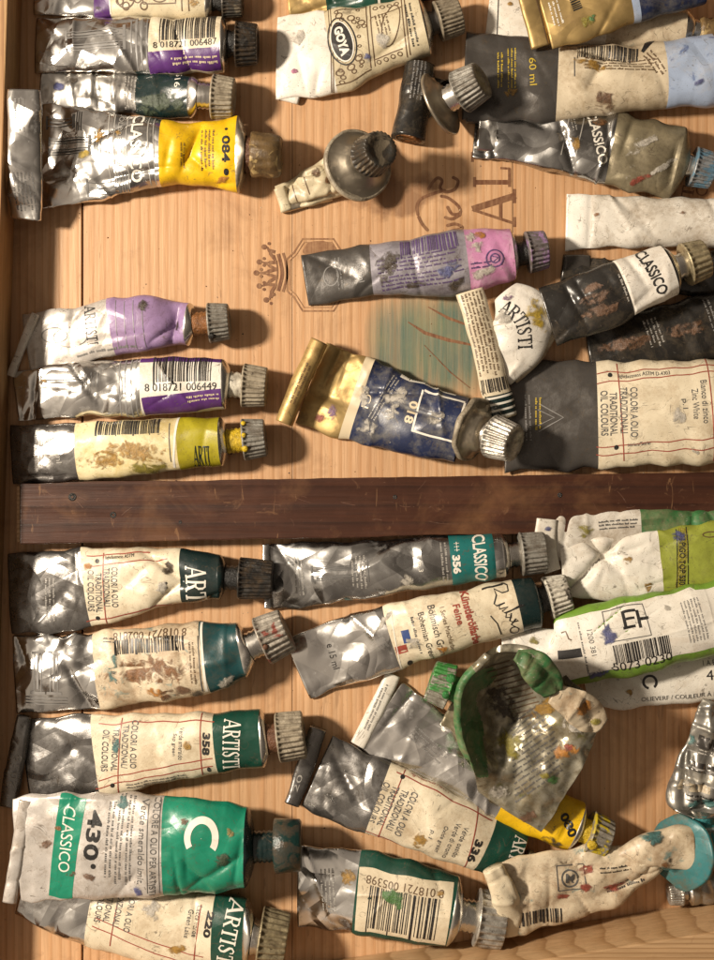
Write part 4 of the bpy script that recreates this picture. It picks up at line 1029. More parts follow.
t.text('Verde smeraldo', 184, 740, 32, 4.5, -92, 'igrey').text('Sap green', 177, 741, 22, 4.5, -92, 'igrey').text('358', 209, 740, 22, 7.5, -92, 'iblack', bold=.04).micro(160, 778, 66, 6, 2, 11, 'igrey').text('ARTISTI', 234, 741, 48, 18, -92, 'iwhite', serif=True).smear(190, 742, 4, 4, 'pochre').smear(120, 742, 4, 7, 'turq', 0, 0, .01).disc(115, 783, 2.2, 2.2, 'iblack').disc(211, 766, 2, 2.6, 'iblack')
t.cap('capbeige', 25, 27, 10, 6, neckm='pbrown', to=(300, 734), n=28, taper=.95).finish()

t = Tu('silver tube with cream label and green ARTIST band, tucked under the 430 tube', [(20, 896, 18, 3, 0), (60, 908, 26, 6, 0), (90, 915, 30, 9, 0), (150, 925, 38, 14, 0), (210, 930, 38, 19, 0), (246, 932, 33, 22, 0)], 'silver', [(90, 'creamclean'), (215, 'dgreen')], seed=42, amp=.04, creases=5)
t.text('COLORI A OLIO', 133, 906, 44, 6.5, -100, 'igrey', bold=.01).text('TRADIZIONALI', 122, 902, 42, 6.5, -100, 'igrey', bold=.01).text('TRADITIONAL', 112, 898, 42, 6.5, -100, 'igrey', bold=.01).text('OIL COLOURS', 103, 898, 42, 6.5, -100, 'igrey', bold=.01)
for (a, b, c, d) in ((94, 926, 200, 962), (96, 918, 206, 952), (120, 900, 112, 944), (204, 900, 196, 962)): t.line(a, b, c, d, 1, 'ired')
t.text('Lacca verde', 200, 916, 30, 5, -100, 'igrey').text('Green Lake', 192, 918, 28, 5, -100, 'igrey').text('220', 212, 918, 26, 7, -100, 'iblack', bold=.04).text('ARTIST', 233, 927, 62, 17, -101, 'iwhite', serif=True).smear(155, 905, 10, 8, 'pwhite', 0, 0, .02).smear(178, 944, 10, 4, 'pochre', 20, 0, .02)
t.cap('capgold', 30, 28, 8, 6, to=(300, 940), n=26).finish()

t = Tu('large white and green tube marked 430 and C with a dark faceted cap, bottom left', [(17, 849, 51, 4, 24), (60, 846, 53, 8, 22), (110, 845, 53, 13, 20), (165, 845, 50, 19, 16), (205, 846, 45, 23, 14), (246, 847, 40, 26, 12)], 'lightprint', [(165, 'green')], seed=43, amp=.055, creases=8, bend=.06, dents=[(220, 866, 35, 50, 5, 5), (200, 872, -50, 24, 4, 4), (130, 880, 50, 26, 3, 4), (240, 856, 80, 30, 4, 4)])
t.crimp([(26, 800, 7, 4, 26), (9, 902, 7, 4, 26)], 'lightprint', seed=4)
t.rect(68, 845, 26, 104, -8, 'green').text('CLASSICO', 69, 837, 66, 12, -96, 'iwhite').text('430', 96, 832, 50, 15, -97, 'iblack', bold=.03).disc(96, 863, 2.6, 2.6, 'iblack')
t.micro(112, 838, 80, 9, 1, -94, 'igrey').micro(122, 838, 90, 8, 1, -94, 'igrey').micro(132, 840, 90, 8, 1, -93, 'igrey').text('Verde smeraldo imit.', 145, 838, 84, 6.5, -93, 'igrey').text('COLORE A OLIO PER ARTISTI', 157, 842, 96, 6.5, -93, 'igrey')
t.line(151, 800, 150, 888, .8, 'igrey').line(163, 797, 162, 890, .8, 'igrey')
t.ring(205, 832, 20, 17, 6.5, 'iwhite', -92, 55, 305, kind='lettering').rect(205, 832, .6, .6, 0, 'iwhite', kind='stripe')
t.smear(92, 874, 5, 4, 'pbrown').smear(74, 872, 7, 3, 'pbrown', 0, 0, .02).smear(48, 842, 6, 4, 'pbrown', 20, 0, .01).smear(125, 800, 5, 6, 'turq', 0, 0, .01).smear(140, 888, 4, 5, 'pblue', 30, 0, .02).smear(225, 852, 8, 7, 'pdgreen').smear(233, 828, 4, 4, 'pochre').smear(188, 816, 4, 3, 'pbrown').smear(60, 826, 4, 3, 'prust', 0, 0, .01)
t.cap('capteal', 27, 28, 20, 8, kind='octagon', neckm='bgreen', shm='bgreen', to=(300, 845), taper=.94).finish()

# -- below the divider, middle
t = Tu('dark silver CLASSICO tube with teal band and grey cap, code 356', [(268, 577, 33, 3, 0), (310, 574, 32, 8, 0), (370, 569, 29, 14, 0), (440, 562, 26, 18, 0), (502, 556, 22, 20, 0)], 'darkfoil', [(450, 'teal'), (494, 'darkfoil')], seed=44, amp=.05, creases=9)
t.crimp([(266, 544, 4, 4, 2), (268, 608, 4, 4, 2)], 'silver', seed=5)
t.text('CLASSICO', 479, 557, 44, 13, -85, 'iwhite', bold=.02).text('356', 456, 563, 18, 8, -85, 'iwhite', bold=.05, extra=.004).micro(444, 562, 40, 8, 2, -85, 'isilver').text('p.3', 420, 566, 9, 6, -85, 'iwhite').micro(360, 572, 34, 16, 3, -86, 'isilver').micro(300, 576, 40, 10, 2, -86, 'isilver').temple(335, 572, 44, 18, 4, 'igrey', n=2).text('+++', 456, 546, 9, 5, -85, 'iwhite')
t.smear(350, 602, 12, 3, 'turq', 5, 0, .02).smear(408, 580, 5, 8, 'pwhite', 20, 0, .01).cap('capgrey', 22, 25, 12, 6, to=(540, 552), n=26, taper=.95).finish()

t = Tu('silver and cream tube with red and black words, a signature and a white cap', [(298, 670, 31, 3, 0), (340, 653, 33, 8, 0), (395, 636, 33, 13, 4), (450, 622, 30, 19, 6), (515, 606, 27, 22, 6), (535, 602, 26, 22, 6)], 'bright', [(392, 'creamclean'), (517, 'bgreen')], seed=46, amp=.065, creases=10, bend=.05)
t.text('Böhmisch Grün', 438, 628, 50, 7, -75, 'iblack').text('Bohemian Green', 428, 634, 48, 6, -75, 'iblack').text('Feine', 458, 612, 20, 7, -75, 'ired', bold=.02).text('Künstlerölfarbe', 470, 616, 56, 8.5, -75, 'ired', bold=.03).text('1 Series Mischfarbe', 448, 626, 44, 4.5, -75, 'ibrown').micro(418, 634, 40, 5, 1, -75, 'igrey').text('e 15 ml', 334, 655, 26, 7, -75, 'iblack')
t.poly([(-26, -6), (-22, 4), (-19, 14), (-22, 15), (-27, 9), (-24, 12), (-16, 17), (-11, 14), (-13, 8), (-20, 4), (-14, 2), (-9, -5), (-6, -4), (-4, 4), (-5, -2), (-2, -4), (1, 4), (1, -3), (4, -2), (8, 14), (9, 18), (7, 15), (5, -1), (8, -4), (11, 0), (8, 3), (13, -3), (16, -1), (18, 4), (15, 3), (17, -4), (22, -2)], 1.3, 502, 606, -52, 'iblack', kind='lettering').poly([(-10, 0), (0, 2), (12, 0)], 1.1, 494, 622, -60, 'iblack', kind='lettering').ring(513, 628, 5, 4, 1, 'iblack')
t.rect(408, 634, 13, 8, -75, 'iblue').rect(403, 647, 8, 12, -75, 'ired', extra=.002).smear(415, 640, 7, 6, 'pwhite').disc(411, 662, 3, 3, 'iblack').disc(407, 668, 2, 2, 'iblack').smear(445, 648, 6, 5, 'porange', 0, 0, .02).line(392, 608, 402, 668, 1, 'iwhite').smear(382, 622, 14, 3, 'pwhite', 50, 0, .01)
t.cap('capwhite', 22, 22, 8, 5, neckm='pdark', shm='bgreen', to=(565, 594)).finish()

t = Tu('bare silver tube with white tail strip and yellow 080 end, under the folded tube', [(380, 714, 40, 3, 0), (420, 742, 39, 8, 0), (470, 775, 33, 13, 0), (530, 806, 27, 17, 0), (575, 826, 24, 19, 0)], 'bright', [(505, 'yellow')], seed=47, amp=.08, creases=12)
ci = t.crimp([(393, 674, 8, 4, 2), (378, 706, 8, 4, 2), (358, 745, 8, 4, 2)], 'whitecl', seed=6); t.micro(376, 706, 50, 7, 1, 66, 'imid', on=ci)
t.text('080', 566, 820, 24, 9, -65, 'iblack', bold=.04).text('CO', 493, 786, 16, 9, -62, 'iwhite', bold=.04).micro(430, 745, 46, 16, 3, -40, 'imid').smear(552, 838, 10, 4, 'pdark', -20).smear(548, 806, 6, 5, 'pochre')
t.cap('capyellow', 22, 22, 8, 5, neckm='pyellow', to=(605, 838), n=22, paint=[('pyellow', 70, 6)]).finish()

t = Tu('dark foil tube with cream label coded 336 and green end, lying diagonally', [(317, 771, 38, 3, 4), (350, 787, 38, 8, 5), (378, 798, 37, 11, 6), (440, 823, 33, 14, 10), (488, 844, 29, 14, 6), (516, 856, 25, 12, 2)], 'slategloss', [(378, 'creamclean'), (484, 'dgreen')], seed=48, amp=.05, creases=7, dents=[(345, 775, -60, 44, 5, 6), (410, 808, -40, 30, 4, 8)])
ci = t.crimp([(318, 728, 8, 5, 6), (307, 762, 9, 5, 5), (292, 804, 8, 5, 4)], 'slategloss', seed=7); t.text('20', 298, 782, 18, 5, 70, 'isilver', on=ci)
t.text('COLORI A OLIO', 407, 812, 46, 7, -113, 'igrey', bold=.01).text('TRADIZIONALI', 398, 808, 42, 7, -113, 'igrey', bold=.01).text('TRADITIONAL', 389, 804, 42, 7, -113, 'igrey', bold=.01).text('OIL COLOURS', 380, 800, 42, 7, -113, 'igrey', bold=.01)
for (a, b, c, d) in ((398, 772, 490, 816), (402, 766, 494, 810), (366, 830, 456, 868), (406, 768, 378, 838), (478, 802, 462, 870)): t.line(a, b, c, d, 1, 'ired')
t.text('Verde ossido', 458, 838, 32, 5, -112, 'igrey').text('Verde di cromo', 450, 836, 36, 5, -112, 'igrey').text('Oxide green', 440, 834, 26, 5, -112, 'igrey').text('336', 472, 846, 24, 8, -112, 'iblack', bold=.04).text('lightfastness ASTM', 430, 782, 40, 4.5, -24, 'ired').text('p.1', 431, 830, 8, 5, -112, 'igrey').disc(403, 776, 2.2, 2.2, 'iblack').text('ARTISTI', 510, 855, 46, 15, -112, 'iwhite', serif=True).smear(420, 838, 6, 8, 'pochre', 0, 0, .008)
t.cap('capgrey', 12, 12, 5, 4, neckm='pdark').finish()

t = Tu('silver tube with cream barcode panel on dark green, at the bottom edge', [(298, 886, 41, 4, 0), (330, 888, 42, 9, 0), (360, 891, 42, 14, 0), (410, 902, 40, 20, 0), (452, 911, 34, 23, 0)], 'silver', [(357, 'dgreen')], seed=49, amp=.055, creases=8)
t.rect(404, 902, 92, 62, -8, 'cream').bar(404, 908, 70, 42, -8, 24).text('8 018721 005398', 406, 882, 76, 8, 172, 'ibrown').smear(396, 892, 10, 9, 'pgreen', 0, 0, .01, .8).smear(350, 872, 8, 7, 'pochre', 0, 0, .01).smear(440, 888, 4, 3, 'pochre').micro(330, 888, 44, 16, 3, -86, 'isilver')
t.cap('capsilver', 28, 28, 16, 8, to=(492, 918), n=22, taper=.96).finish()

t = Tu('dirty folded tube smeared with bright green, standing highest in the heap', [(452, 702, 26, 7, 14), (480, 718, 30, 7, 16), (510, 755, 32, 6, 16), (520, 790, 26, 4, 16)], 'brownfoil', [], seed=50, amp=.1, creases=14, close_end=True)
net = [[(478, 792, 38), (494, 803, 44), (510, 813, 46), (526, 823, 47), (541, 832, 44)], [(473, 768, 76), (498, 775, 56), (522, 785, 56), (544, 796, 60), (562, 802, 56)], [(463, 736, 88), (490, 745, 46), (524, 752, 60), (556, 764, 66), (582, 768, 62)], [(461, 704, 96), (488, 714, 44), (526, 720, 50), (566, 730, 70), (596, 738, 66)], [(470, 678, 102), (496, 690, 48), (526, 694, 54), (568, 702, 74), (604, 714, 70)], [(488, 660, 106), (506, 664, 62), (530, 668, 68), (556, 684, 82), (584, 700, 76)], [(497, 652, 98), (512, 652, 98), (532, 656, 100), (554, 672, 90), (566, 690, 78)]]
sh = Sheet(net, .30, .19, 77)
gz = lambda u, v: noise.noise((u * 6, v * 6, 2.2)) * .10
isg = lambda u, v: (v < .17 + gz(u, v) and .14 + gz(v, u) < u < .74 + gz(u, v))
main_ = link('folded_sheet', *sh.mesh(lambda u, v: not isg(u, v)), [mat('foilprint')], t.root, root=t.root)
rim_ = link('painted_rim', *sh.mesh(isg), [mat('gfoil')], t.root, root=t.root)
t.surf.append((sh, [(-1e9, 1e9, main_)]))
t.shell('torn_flap', [(552, 694, 9, 3, 86), (574, 704, 17, 3, 86), (590, 716, 18, 3, 80), (602, 726, 9, 3, 76)], 'creamdirty', seed=66, amp=.07, creases=10)
t.shell('painted_flap', [(516, 655, 6, 3, 98), (532, 664, 14, 4, 98), (546, 679, 17, 4, 94), (553, 694, 11, 3, 90)], 'gfoil', seed=67, amp=.09, creases=12)
for k in range(14): t.micro(528 + k * 1.0, 712 + k * 5.6, 46 + k * 1.2, 4.2, 1, 35, 'igrey', on=1)
for k in range(12): t.line(484 + k * 3.2, 668 + k * 4.6, 510 + k * 3.2, 660 + k * 4.6, 1.2, 'ibrown', on=1)
t.smear(584, 708, 9, 7, 'porange', 30, 2).smear(594, 722, 5, 4, 'polive', 30, 2).smear(566, 752, 13, 6, 'porange', 20, 1).smear(568, 749, 6, 4, 'pred', 20, 1).smear(554, 780, 6, 5, 'pgreen', 0, 1).smear(527, 816, 8, 6, 'pbrown', 0, 1).smear(578, 724, 14, 10, 'pwhite', 0, 1, .02).smear(500, 792, 10, 7, 'pwhite', 0, 1).smear(545, 775, 5, 3, 'polive', 0, 1).smear(550, 705, 18, 8, 'pochre', 30, 1, .02).smear(510, 745, 12, 16, 'polive', 30, 1, .01).smear(500, 700, 12, 18, 'pdark', 30, 1, .01)
t.neckcap(W(458, 690, 30), Vector((-.92, .32, -.05)).normalized(), .90, .85, .30, .55, 'capgreen', 'pgreen', n=24, paint=[('pgreen', 60, 5), ('pgreen', 105, 4)])
t.finish()

# -- right, below the divider
t = Tu('dirty white tube with green end along the bar, behind the olive ended tube', [(541, 541, 24, 4, 14), (580, 534, 22, 6, 14), (640, 528, 18, 7, 14), (735, 526, 17, 8, 14)], 'whitedirty', [(640, 'gfoil')], seed=55, amp=.06, creases=18)
t.crimp([(547, 519, 10, 3, 22), (545, 545, 11, 3, 22), (553, 571, 9, 3, 20)], 'whitecl', amp=.02); t.smear(548, 528, 4, 2, 'pblue', 10, 1).smear(586, 530, 8, 6, 'polive').micro(618, 524, 40, 10, 2, 4, 'igrey').finish()

t = Tu('white tube with a pinched fold and an olive end with a lettered strip', [(562, 572, 24, 4, 18), (600, 569, 31, 7, 18), (660, 564, 33, 9, 18), (735, 556, 38, 13, 16)], 'whitecl', [(660, 'lime')], seed=56, amp=.06, creases=14, dents=[(588, 572, 48, 60, 11, 3), (598, 550, -45, 34, 9, 3), (612, 556, 20, 40, 4, 3), (575, 586, 40, 26, 5, 3)])
t.rect(680, 558, 9, 58, -4, 'polive').text('H PIGO TOP 530', 680, 560, 48, 6, -90, 'iblack', bold=.02).line(675, 530, 675, 590, .9, 'iblack').line(685, 528, 686, 588, .9, 'iblack').smear(677, 536, 6, 5, 'pblue').ring(708, 534, 8, 3, 1, 'ibrown').smear(626, 560, 4, 4, 'pochre', 0, 0, .01).smear(646, 586, 4, 4, 'pochre', 0, 0, .01).finish()

t = Tu('white tube with OLIEVERF lettering and round arrow mark, under the green edged tube', [(586, 688, 14, 4, 0), (610, 684, 25, 9, 0), (660, 677, 28, 13, 0), (735, 668, 30, 18, 0)], 'whitecl', [], seed=57, amp=.03, creases=3)
t.ring(648, 680, 7.5, 7.5, 2.4, 'iblack', 10, -60, 250).text("OLIEVERF / COULEUR À L'HUILE", 686, 693, 92, 5.5, 6, 'igrey').text('40', 710, 672, 14, 10, 6, 'iblack').text('1 A B', 706, 660, 12, 5, 6, 'iblack').smear(630, 690, 5, 3, 'pochre', 0, 0, .01).finish()

t = Tu('white barcode tube with bright green edges, narrow white tail and black mark', [(502, 646, 14, 4, 20), (535, 645, 17, 6, 22), (556, 652, 33, 9, 24), (600, 642, 39, 16, 24), (650, 632, 38, 20, 24), (700, 622, 37, 22, 24), (740, 612, 36, 22, 24)], 'white', [(548, 'lgreen')], seed=58, amp=.04, creases=6)
V = []
n = 36
for i in range(n + 1):
    x = 547 + (716 - 547) * i / n; cy = 652 - (x - 547) * .222
    hh = 31 if x > 552 else 29; cy -= (x - 547) * .012
    V.append((x, cy - hh + (3 if x > 690 else 0), cy + hh))
pv = []; tb = t.surf[0][0]; ref = (630, 640)
for x, a, b in V: pv += [(x - ref[0], -(a - ref[1])), (x - ref[0], -(b - ref[1]))]
t.wrap('label_panel', (pv, [(2 * i + 1, 2 * i + 3, 2 * i + 2, 2 * i) for i in range(n)]), ref[0], ref[1], 0, 'whitecl')
t.rect(570, 652, 23, 9, 12, 'iblack', kind='emblem').bar(640, 646, 56, 18, 12, 26).text('5073 0230', 640, 659, 58, 8.5, 12, 'iblack').text('< ', 612, 666, 4, 5, 12, 'iblack')
for (a, b, c, d) in ((601, 610, 640, 602), (640, 602, 648, 632), (601, 610, 606, 640), (606, 640, 648, 632)): t.line(a, b, c, d, .9, 'igrey')
for (a, b, w2, h2) in ((622, 618, 3, 16), (627, 610, 12, 2.6), (627, 617, 10, 2.4), (627, 625, 12, 2.6), (636, 617, 3, 17), (641, 616, 9, 3)): t.rect(a, b, w2, h2, 12, 'iblack', kind='emblem')
t.text('1200 381', 591, 640, 26, 5, -78, 'igrey').micro(583, 646, 52, 4, 1, -78, 'igrey').micro(690, 620, 44, 20, 4, -76, 'imid').poly([(-5, 2), (0, 4), (3, -3), (6, -4)], 1.6, 566, 634, 0, 'ibrown').smear(606, 632, 7, 9, 'pblue', 0, 0, .01, .8).smear(596, 672, 10, 5, 'pblue', 15, 0, .01, .8).smear(534, 640, 6, 4, 'polive').smear(560, 612, 4, 3, 'pwhite').smear(664, 606, 4, 3, 'pwhite').finish()

t = Tu('crumpled silver tube with teal flecks at the right edge, beside the turquoise shoulder', [(726, 706, 24, 5, 20), (712, 745, 26, 9, 14), (700, 785, 28, 13, 6), (698, 808, 27, 16, 2)], 'greyfoil', seed=60, amp=.15, creases=26, bend=.1)
for k in range(4): t.line(684 + k * 2, 748 + k * 15, 722, 756 + k * 15, 1.4, 'isilver')
t.rect(700, 765, 26, 9, -14, 'slategloss').rect(706, 742, 22, 12, -18, 'slate').rect(692, 784, 30, 8, -10, 'beige').micro(700, 796, 34, 8, 2, -8, 'iblack').micro(708, 752, 24, 6, 1, -18, 'iwhite').smear(688, 738, 5, 5, 'turq').smear(706, 800, 10, 4, 'turq', 0).smear(690, 800, 5, 4, 'turq').smear(684, 785, 4, 6, 'pwhite', 0, 0, .02)
t.cap('capturq', 24, 24, 8, 5, to=(700, 850), neckm='turq').finish()

t = Tu('small grey metal tube in the lower right corner, below the turquoise shoulder', [(735, 886, 15, 6, 0), (705, 890, 15, 9, 0), (690, 892, 14, 11, 0)], 'greyfoil', seed=61, amp=.06)
t.cap('capsilver', 12, 14, 5, 3).finish()

t = Tu('cream tube with red splashes, twisted tail and a turquoise painted shoulder, lower right', [(510, 897, 36, 7, 30), (545, 888, 37, 8, 26), (600, 877, 33, 10, 20), (638, 864, 22, 11, 20), (660, 852, 17, 11, 26)], 'creamdirty', [], seed=62, amp=.085, creases=20, bend=.03, dents=[(590, 895, 15, 60, 5, 7), (640, 872, 40, 30, 4, 5)])
t.shell('folded_tail', [(492, 868, 11, 8, 42), (504, 894, 13, 8, 40), (514, 932, 12, 7, 26)], 'cream', e=.7, seed=63, amp=.1, creases=8)
t.bar(540, 914, 48, 13, 4, 18).ring(568, 876, 9, 9, 1.6, 'igrey').text('M', 568, 876, 9, 9, -4, 'igrey', bold=.03)
for (a, b, c, d) in ((555, 864, 582, 862), (556, 888, 584, 886), (555, 864, 556, 888), (582, 862, 584, 886)): t.line(a, b, c, d, 1, 'igrey')
t.smear(585, 868, 8, 5, 'pred', 10, 0, .01, .8).smear(584, 884, 6, 4, 'pred', 0, 0, .01, .8).smear(612, 884, 12, 4, 'pred', 15, 0, .01, .8).smear(560, 894, 9, 3, 'pred', 5, 0, .01, .8).micro(614, 866, 34, 8, 1, 8, 'iblack').micro(626, 882, 40, 9, 1, 20, 'iblack').smear(650, 842, 7, 4, 'porange', 10, 0, .02)
t.shell('painted_neck', [(622, 866, 19, 10, 20), (648, 851, 17, 12, 26), (672, 848, 21, 11, 30), (694, 848, 23, 9, 34)], 'creamdirty', [], seed=64, amp=.08, creases=8)
t.discshoulder(684, 852, 38, 35, (.76, -.05, -.65), 'dturq', 15, 18, 6, 'capturq', 'turq', rimm='dturq', cone=6, capon=False, wob=.12)
t.smear(652, 834, 8, 7, 'turq', 30, 2, .1).smear(664, 868, 8, 5, 'turq', -20, 2, .1)
t.smear(654, 836, 7, 5, 'prust', 30, 2).smear(664, 862, 5, 4, 'prust', 30, 2).smear(668, 856, 2, 4, 'pdark', 0, 2).finish()

# ------------------------------------------------------------------ the box
box = thing('wooden_box', (0, 0, 0), 'shallow pine box with brown printed marks on its floor, holding all the paint tubes', 'box')
pine = wood('pine', (.70, .455, .26, 1), (.64, .39, .205, 1), (.545, .315, .155, 1), .48, teal=True)
edge = wood('pine_edge', (.56, .37, .20, 1), (.48, .30, .15, 1), (.36, .21, .095, 1), .5, axis=1, ring=2.0, dist=3.0)
side = wood('pine_side', (.50, .32, .15, 1), (.42, .24, .10, 1), (.28, .145, .055, 1), .5, axis=0)
dark = wood('dark_wood', (.062, .023, .012, 1), (.054, .020, .011, 1), (.036, .014, .008, 1), .36, axis=1, stain=True, ring=.5, scratches=.8)

def prism(pts, z0, z1, bev=.06):
    """px outline, z in cm -> bevelled slab"""
    P0 = [W(x, y) for x, y in pts]
    bm = bmesh.new()
    lo = [bm.verts.new((p.x, p.y, z0)) for p in P0]; hi = [bm.verts.new((p.x, p.y, z1)) for p in P0]
    bm.faces.new(lo[::-1]); bm.faces.new(hi); n = len(lo)
    for i in range(n): bm.faces.new((lo[i], lo[(i + 1) % n], hi[(i + 1) % n], hi[i]))
    bmesh.ops.recalc_face_normals(bm, faces=bm.faces)
    if bev: bmesh.ops.bevel(bm, geom=bm.edges[:], offset=bev, segments=2, affect='EDGES', profile=.6)
    bm.verts.ensure_lookup_table(); bm.verts.index_update()
    vs = [v.co.copy() for v in bm.verts]; fs = [tuple(v.index for v in f.verts) for f in bm.faces]; bm.free()
    return vs, fs

boards = []
for (a, b) in ((-40, 81), (83.2, 292), (292.5, 512.5), (513.2, 790)):
    boards.append(link('floor_board', *prism([(a, -90), (b, -90), (b, 1040), (a, 1040)], -.8, 0, .015), [pine], box, smooth=False))
link('floor_back', *prism([(-46, -95), (795, -95), (795, 1045), (-46, 1045)], -1.2, -.82, 0), [side], box, smooth=False)
link('side_wall', *prism([(24, -60), (-13, 1045), (-44, 1045), (-8, -60)], .004, 2.0, .05), [side], box, smooth=False)
link('side_wall', *prism([(782, -60), (812, -60), (812, 1045), (782, 1045)], .004, 2.0, .05), [side], box, smooth=False)
link('end_wall', *prism([(0, 1006), (430, 946), (780, 890), (780, 955), (430, 1012), (0, 1078)], .004, 3.1, .06), [edge], box, smooth=False)
link('end_wall', *prism([(-10, -90), (780, -90), (780, -62), (-10, -62)], .004, 2.0, .05), [edge], box, smooth=False)

bar = thing('divider_bar', W(360, 507), 'long dark reddish wooden bar with nail holes running across the box floor', 'wooden bar')
wv_ = lambda k, x: 1.3 * noise.noise((x * .013, k, 0)) + .6 * noise.noise((x * .06, k, 0)) + .5 * noise.noise((x * .2, k, 0))
XS = list(range(26, 791, 9))
link('bar', *prism([(x, 483 - (x - 26) * .0157 + wv_(1, x)) for x in XS] + [(x, 543 - (x - 26) * .0209 + wv_(7, x)) for x in XS[::-1]], .004, .95, .055), [dark], bar, smooth=False, root=bar)
link('lit_bar_end', *prism([(22.5, 486), (25.8, 486), (25.8, 541), (22.5, 541)], .004, .90, .03), [edge], bar, smooth=False, root=bar)  # separate pale piece: light on the bar's left end put into its colour
for (x, y, r) in ((72, 497, .15), (113, 515, .12), (395, 497, .08), (560, 495, .09), (180, 522, .06), (648, 512, .07)):
    link('nail_hole', *lathe(W(x, y, 24) + Vector((0, 0, .955 - 24 / 25)), (0, 0, 1), [(r, -.02, 0), (r * 1.05, .006, 0), (r * .7, .004, 0), (r * .1, -.01, 0)], 14, wob=.03), [mat('pdark')], bar, root=bar)

rg = random.Random(9); V, F = [], []
for k in range(38):
    x, y = rg.uniform(36, 700), rg.uniform(490, 522); l, an, wd_ = rg.uniform(2, 16) * (1 if k % 4 else 2), rg.choice([rg.gauss(0, .4), rg.uniform(-1.5, 1.5)]), rg.uniform(.2, .55)
    vs, fs = stroke2d(smooth2([(x, y), (x + l * .5 * math.cos(an) + rg.uniform(-1, 1), y + l * .5 * math.sin(an) + rg.uniform(-1, 1)), (x + l * math.cos(an), y + l * math.sin(an))]), [.15] + [wd_] * 11 + [.15])
    o = len(V)
    for v in vs: q = W(v[0], v[1], 24); V.append((q.x, q.y, .9535 + .0004 * (k % 5)))
    F += [tuple(reversed([i + o for i in f])) for f in fs]
link('scratches', V, F, [mat('woodscar')], bar, root=bar)

# printed marks on the floor boards
def mark(kind, items, parent):
    V, F = [], []
    lay = 0
    for (v2, x, y, rot) in items:
        a = math.radians(rot); o = len(V); vs, fs = v2
        lay += 1
        for v in vs:
            p = W(x + v[0] * math.cos(a) - v[1] * math.sin(a), y - (v[0] * math.sin(a) + v[1] * math.cos(a))); V.append((p.x, p.y, .006 + .0007 * ((len(V) // 4) % 12)))
        F += [tuple(i + o for i in f) for f in fs]
    return link(kind, V, F, [mat('brand')], parent)
def st(pts, w): return stroke2d([(p[0], -p[1]) for p in pts], w)
A = serif2d('A'); L = serif2d('L')
sc = lambda s2, w, h: ([(a * w, b * h) for a, b in s2[0]], s2[1])
mark('printed_lettering', [(sc(A, 38, 46), 494, 208, 90), (sc(L, 20, 38), 492, 177, 90), (sc(L, 20, 38), 490, 152, 90)], boards[2])
cr = lambda P: (stroke2d([(p[0], -p[1]) for p in P], [1.2] + [3.4] * (len(P) - 2) + [1.2]), 0, 0, 0)
script = []
for P in ([(418, 216), (417, 206), (421, 199), (432, 194), (446, 190)], [(428, 190), (433, 182), (438, 178), (442, 181), (440, 188), (446, 192), (455, 189), (458, 181), (452, 177)],
          [(440, 196), (448, 198), (458, 206), (460, 213), (452, 214), (447, 206)], [(444, 217), (452, 219), (461, 214)], [(446, 226), (455, 224), (462, 228), (450, 232), (462, 236)], [(418, 216), (422, 224), (428, 231)]):
    P = smooth2(P); script.append((stroke2d(P, [1.2] + [3.0] * (len(P) - 2) + [1.2]), 0, 0, 0))
def flat(kind, polys, parent, m='brand'):
    V, F = [], []
    for k, (vs, fs) in enumerate(polys):
        o = len(V)
        for v in vs: p = W(v[0], v[1]); V.append((p.x, p.y, .012 + .0012 * (k % 9)))
        F += [tuple(reversed([i + o for i in f])) for f in fs]
    return link(kind, V, F, [mat(m)], parent)
flat('printed_lettering', [q[0] for q in script], boards[2])
def dot(x, y, r): vs, fs = blob2d(r, r, 1, 14, 0); return [(x + a, y + b) for a, b in vs], fs
crown = [stroke2d(smooth2([(283, 253), (286, 264), (287, 276), (283, 292)]), 2.6), stroke2d(smooth2([(278, 254), (281, 265), (282, 276), (278, 291)]), 3.4), stroke2d(smooth2([(274, 255), (277, 266), (277, 277), (274, 290)]), 1.4)]
for (bx, by, tx, ty) in ((275, 256, 264, 247), (277, 266, 259, 262), (277, 273, 256, 273), (277, 281, 259, 286), (275, 290, 266, 300)):
    mx, my = (bx + tx) / 2, (by + ty) / 2
    crown += [stroke2d(smooth2([(bx, by - 4), (mx, my - 1.2), (tx + 3, ty)]), [3.4] * 6 + [1.6] * 7), stroke2d(smooth2([(bx, by + 4), (mx, my + 1.2), (tx + 3, ty)]), [3.0] * 6 + [1.6] * 7), dot(tx, ty, 2.7), dot(tx + 5, ty - 3.4, 1.6), dot(tx + 5, ty + 3.4, 1.6)]
flat('printed_crown', crown, boards[1])
def frame(cx, cy, w, h, th):
    P = []
    for (sx_, sy_) in ((-1, -1), (1, -1), (1, 1), (-1, 1)):
        q = [(cx + sx_ * w, cy + sy_ * h * .45), (cx + sx_ * w * .78, cy + sy_ * h * .62), (cx + sx_ * w * .50, cy + sy_ * h)]
        P += q if sx_ * sy_ > 0 else q[::-1]
    return stroke2d(P + [P[0]], th)
flat('printed_crest', [frame(318, 275, 31, 36, 1.7), frame(318, 275, 28, 32.5, .8)], boards[1], 'brandlight')
vs, fs = blob2d(19, 9, 3, 24, .1)
flat('printed_crest', [([(319 + a * .9, 250 + b) for a, b in vs], fs)], boards[1], 'brandlight')
flat('printed_line', [stroke2d([(408, 322), (425, 333), (448, 340), (472, 345)], [1, 3.4, 3.6, 2]), stroke2d([(428, 307), (448, 318), (470, 326)], [1, 3, 2]), stroke2d([(424, 345), (450, 372), (470, 388)], [.6, 1.2, .8])], boards[2])
mark('printed_lettering', [(sc(serif2d('T'), 12, 12), 688, 192, 80), (ring2d(6, 6, 1.4), 702, 190, 0)], boards[3])

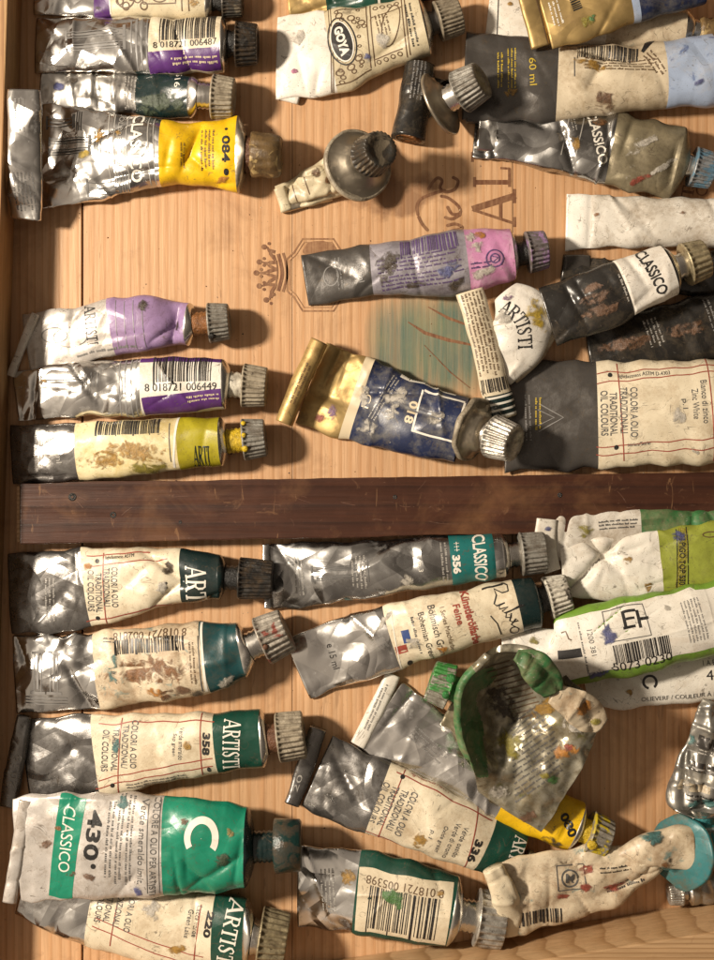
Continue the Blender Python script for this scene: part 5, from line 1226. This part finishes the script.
# dried crumbs of paint on the floor
rng = random.Random(5); V, F, MI = [], [], []
for k in range(150):
    x, y = rng.uniform(60, 700), rng.uniform(120, 930); r = rng.uniform(.012, .045); p = W(x, y)
    o = len(V)
    for q in range(6):
        a = q * math.pi / 3; V.append((p.x + r * rng.uniform(.5, 1.2) * math.cos(a), p.y + r * rng.uniform(.5, 1.2) * math.sin(a), .003))
    V.append((p.x, p.y, r * .8 + .004))
    for q in range(6): F.append((o + q, o + (q + 1) % 6, o + 6)); MI.append(k % 4)
cr_ = link('paint_crumbs', V, F, [mat('pdark'), mat('prust'), mat('pbrown'), mat('icream')], None, MI, smooth=False)
cr_['kind'] = 'stuff'; cr_['label'] = 'scattered dry paint crumbs on the box floor'

tabl = link('table_top', *prism([(-700, -700), (1400, -700), (1400, 1700), (-700, 1700)], -3.2, -1.25, 0), [wood('table_wood', (.12, .06, .03, 1), (.09, .045, .022, 1), (.06, .03, .015, 1), .5, axis=1, stain=False)], None, smooth=False)
tabl['kind'] = 'structure'; tabl['label'] = 'brown table top under the box'

# ------------------------------------------------------------------ light, world, camera
sc_ = bpy.context.scene
w = bpy.data.worlds.new('World'); sc_.world = w; w.use_nodes = True
nt = w.node_tree; bg = nt.nodes['Background']
tc = nt.nodes.new('ShaderNodeTexCoord'); sx = nt.nodes.new('ShaderNodeSeparateXYZ'); rp = nt.nodes.new('ShaderNodeValToRGB')
nt.links.new(tc.outputs['Generated'], sx.inputs[0])
ad = nt.nodes.new('ShaderNodeMath'); ad.operation = 'MULTIPLY_ADD'; ad.inputs[1].default_value = -.5; ad.inputs[2].default_value = .5
nt.links.new(sx.outputs[0], ad.inputs[0]); nt.links.new(ad.outputs[0], rp.inputs[0])
el = rp.color_ramp.elements
el[0].position = .05; el[0].color = (.06, .047, .036, 1)
el[1].position = 1.0; el[1].color = (.95, .78, .60, 1)
for q, c in ((.40, (.17, .137, .106, 1)), (.56, (.32, .26, .205, 1)), (.78, (.62, .51, .395, 1))):
    e = el.new(q); e.color = c
nt.links.new(rp.outputs[0], bg.inputs['Color']); bg.inputs['Strength'].default_value = .74

ld = bpy.data.lights.new('lamp', 'POINT'); ld.energy = 47; ld.color = (1, .875, .715); ld.shadow_soft_size = .05
lo = bpy.data.objects.new('lamp', ld); C.objects.link(lo)
p = W(-1250, 90); lo.location = Vector((p.x, p.y, 57)) * M

cam = bpy.data.cameras.new('camera'); co = bpy.data.objects.new('camera', cam); C.objects.link(co)
co.location = (0, 0, H * M); co.rotation_euler = (0, 0, 0)
cam.sensor_fit = 'VERTICAL'; cam.sensor_height = 24; cam.lens = 24 * H / (960 / PXCM)
cam.clip_start = .01; cam.clip_end = 100
sc_.camera = co
sc_.view_settings.view_transform = 'Standard'; sc_.view_settings.look = 'None'; sc_.view_settings.gamma = 1; sc_.view_settings.exposure = .12
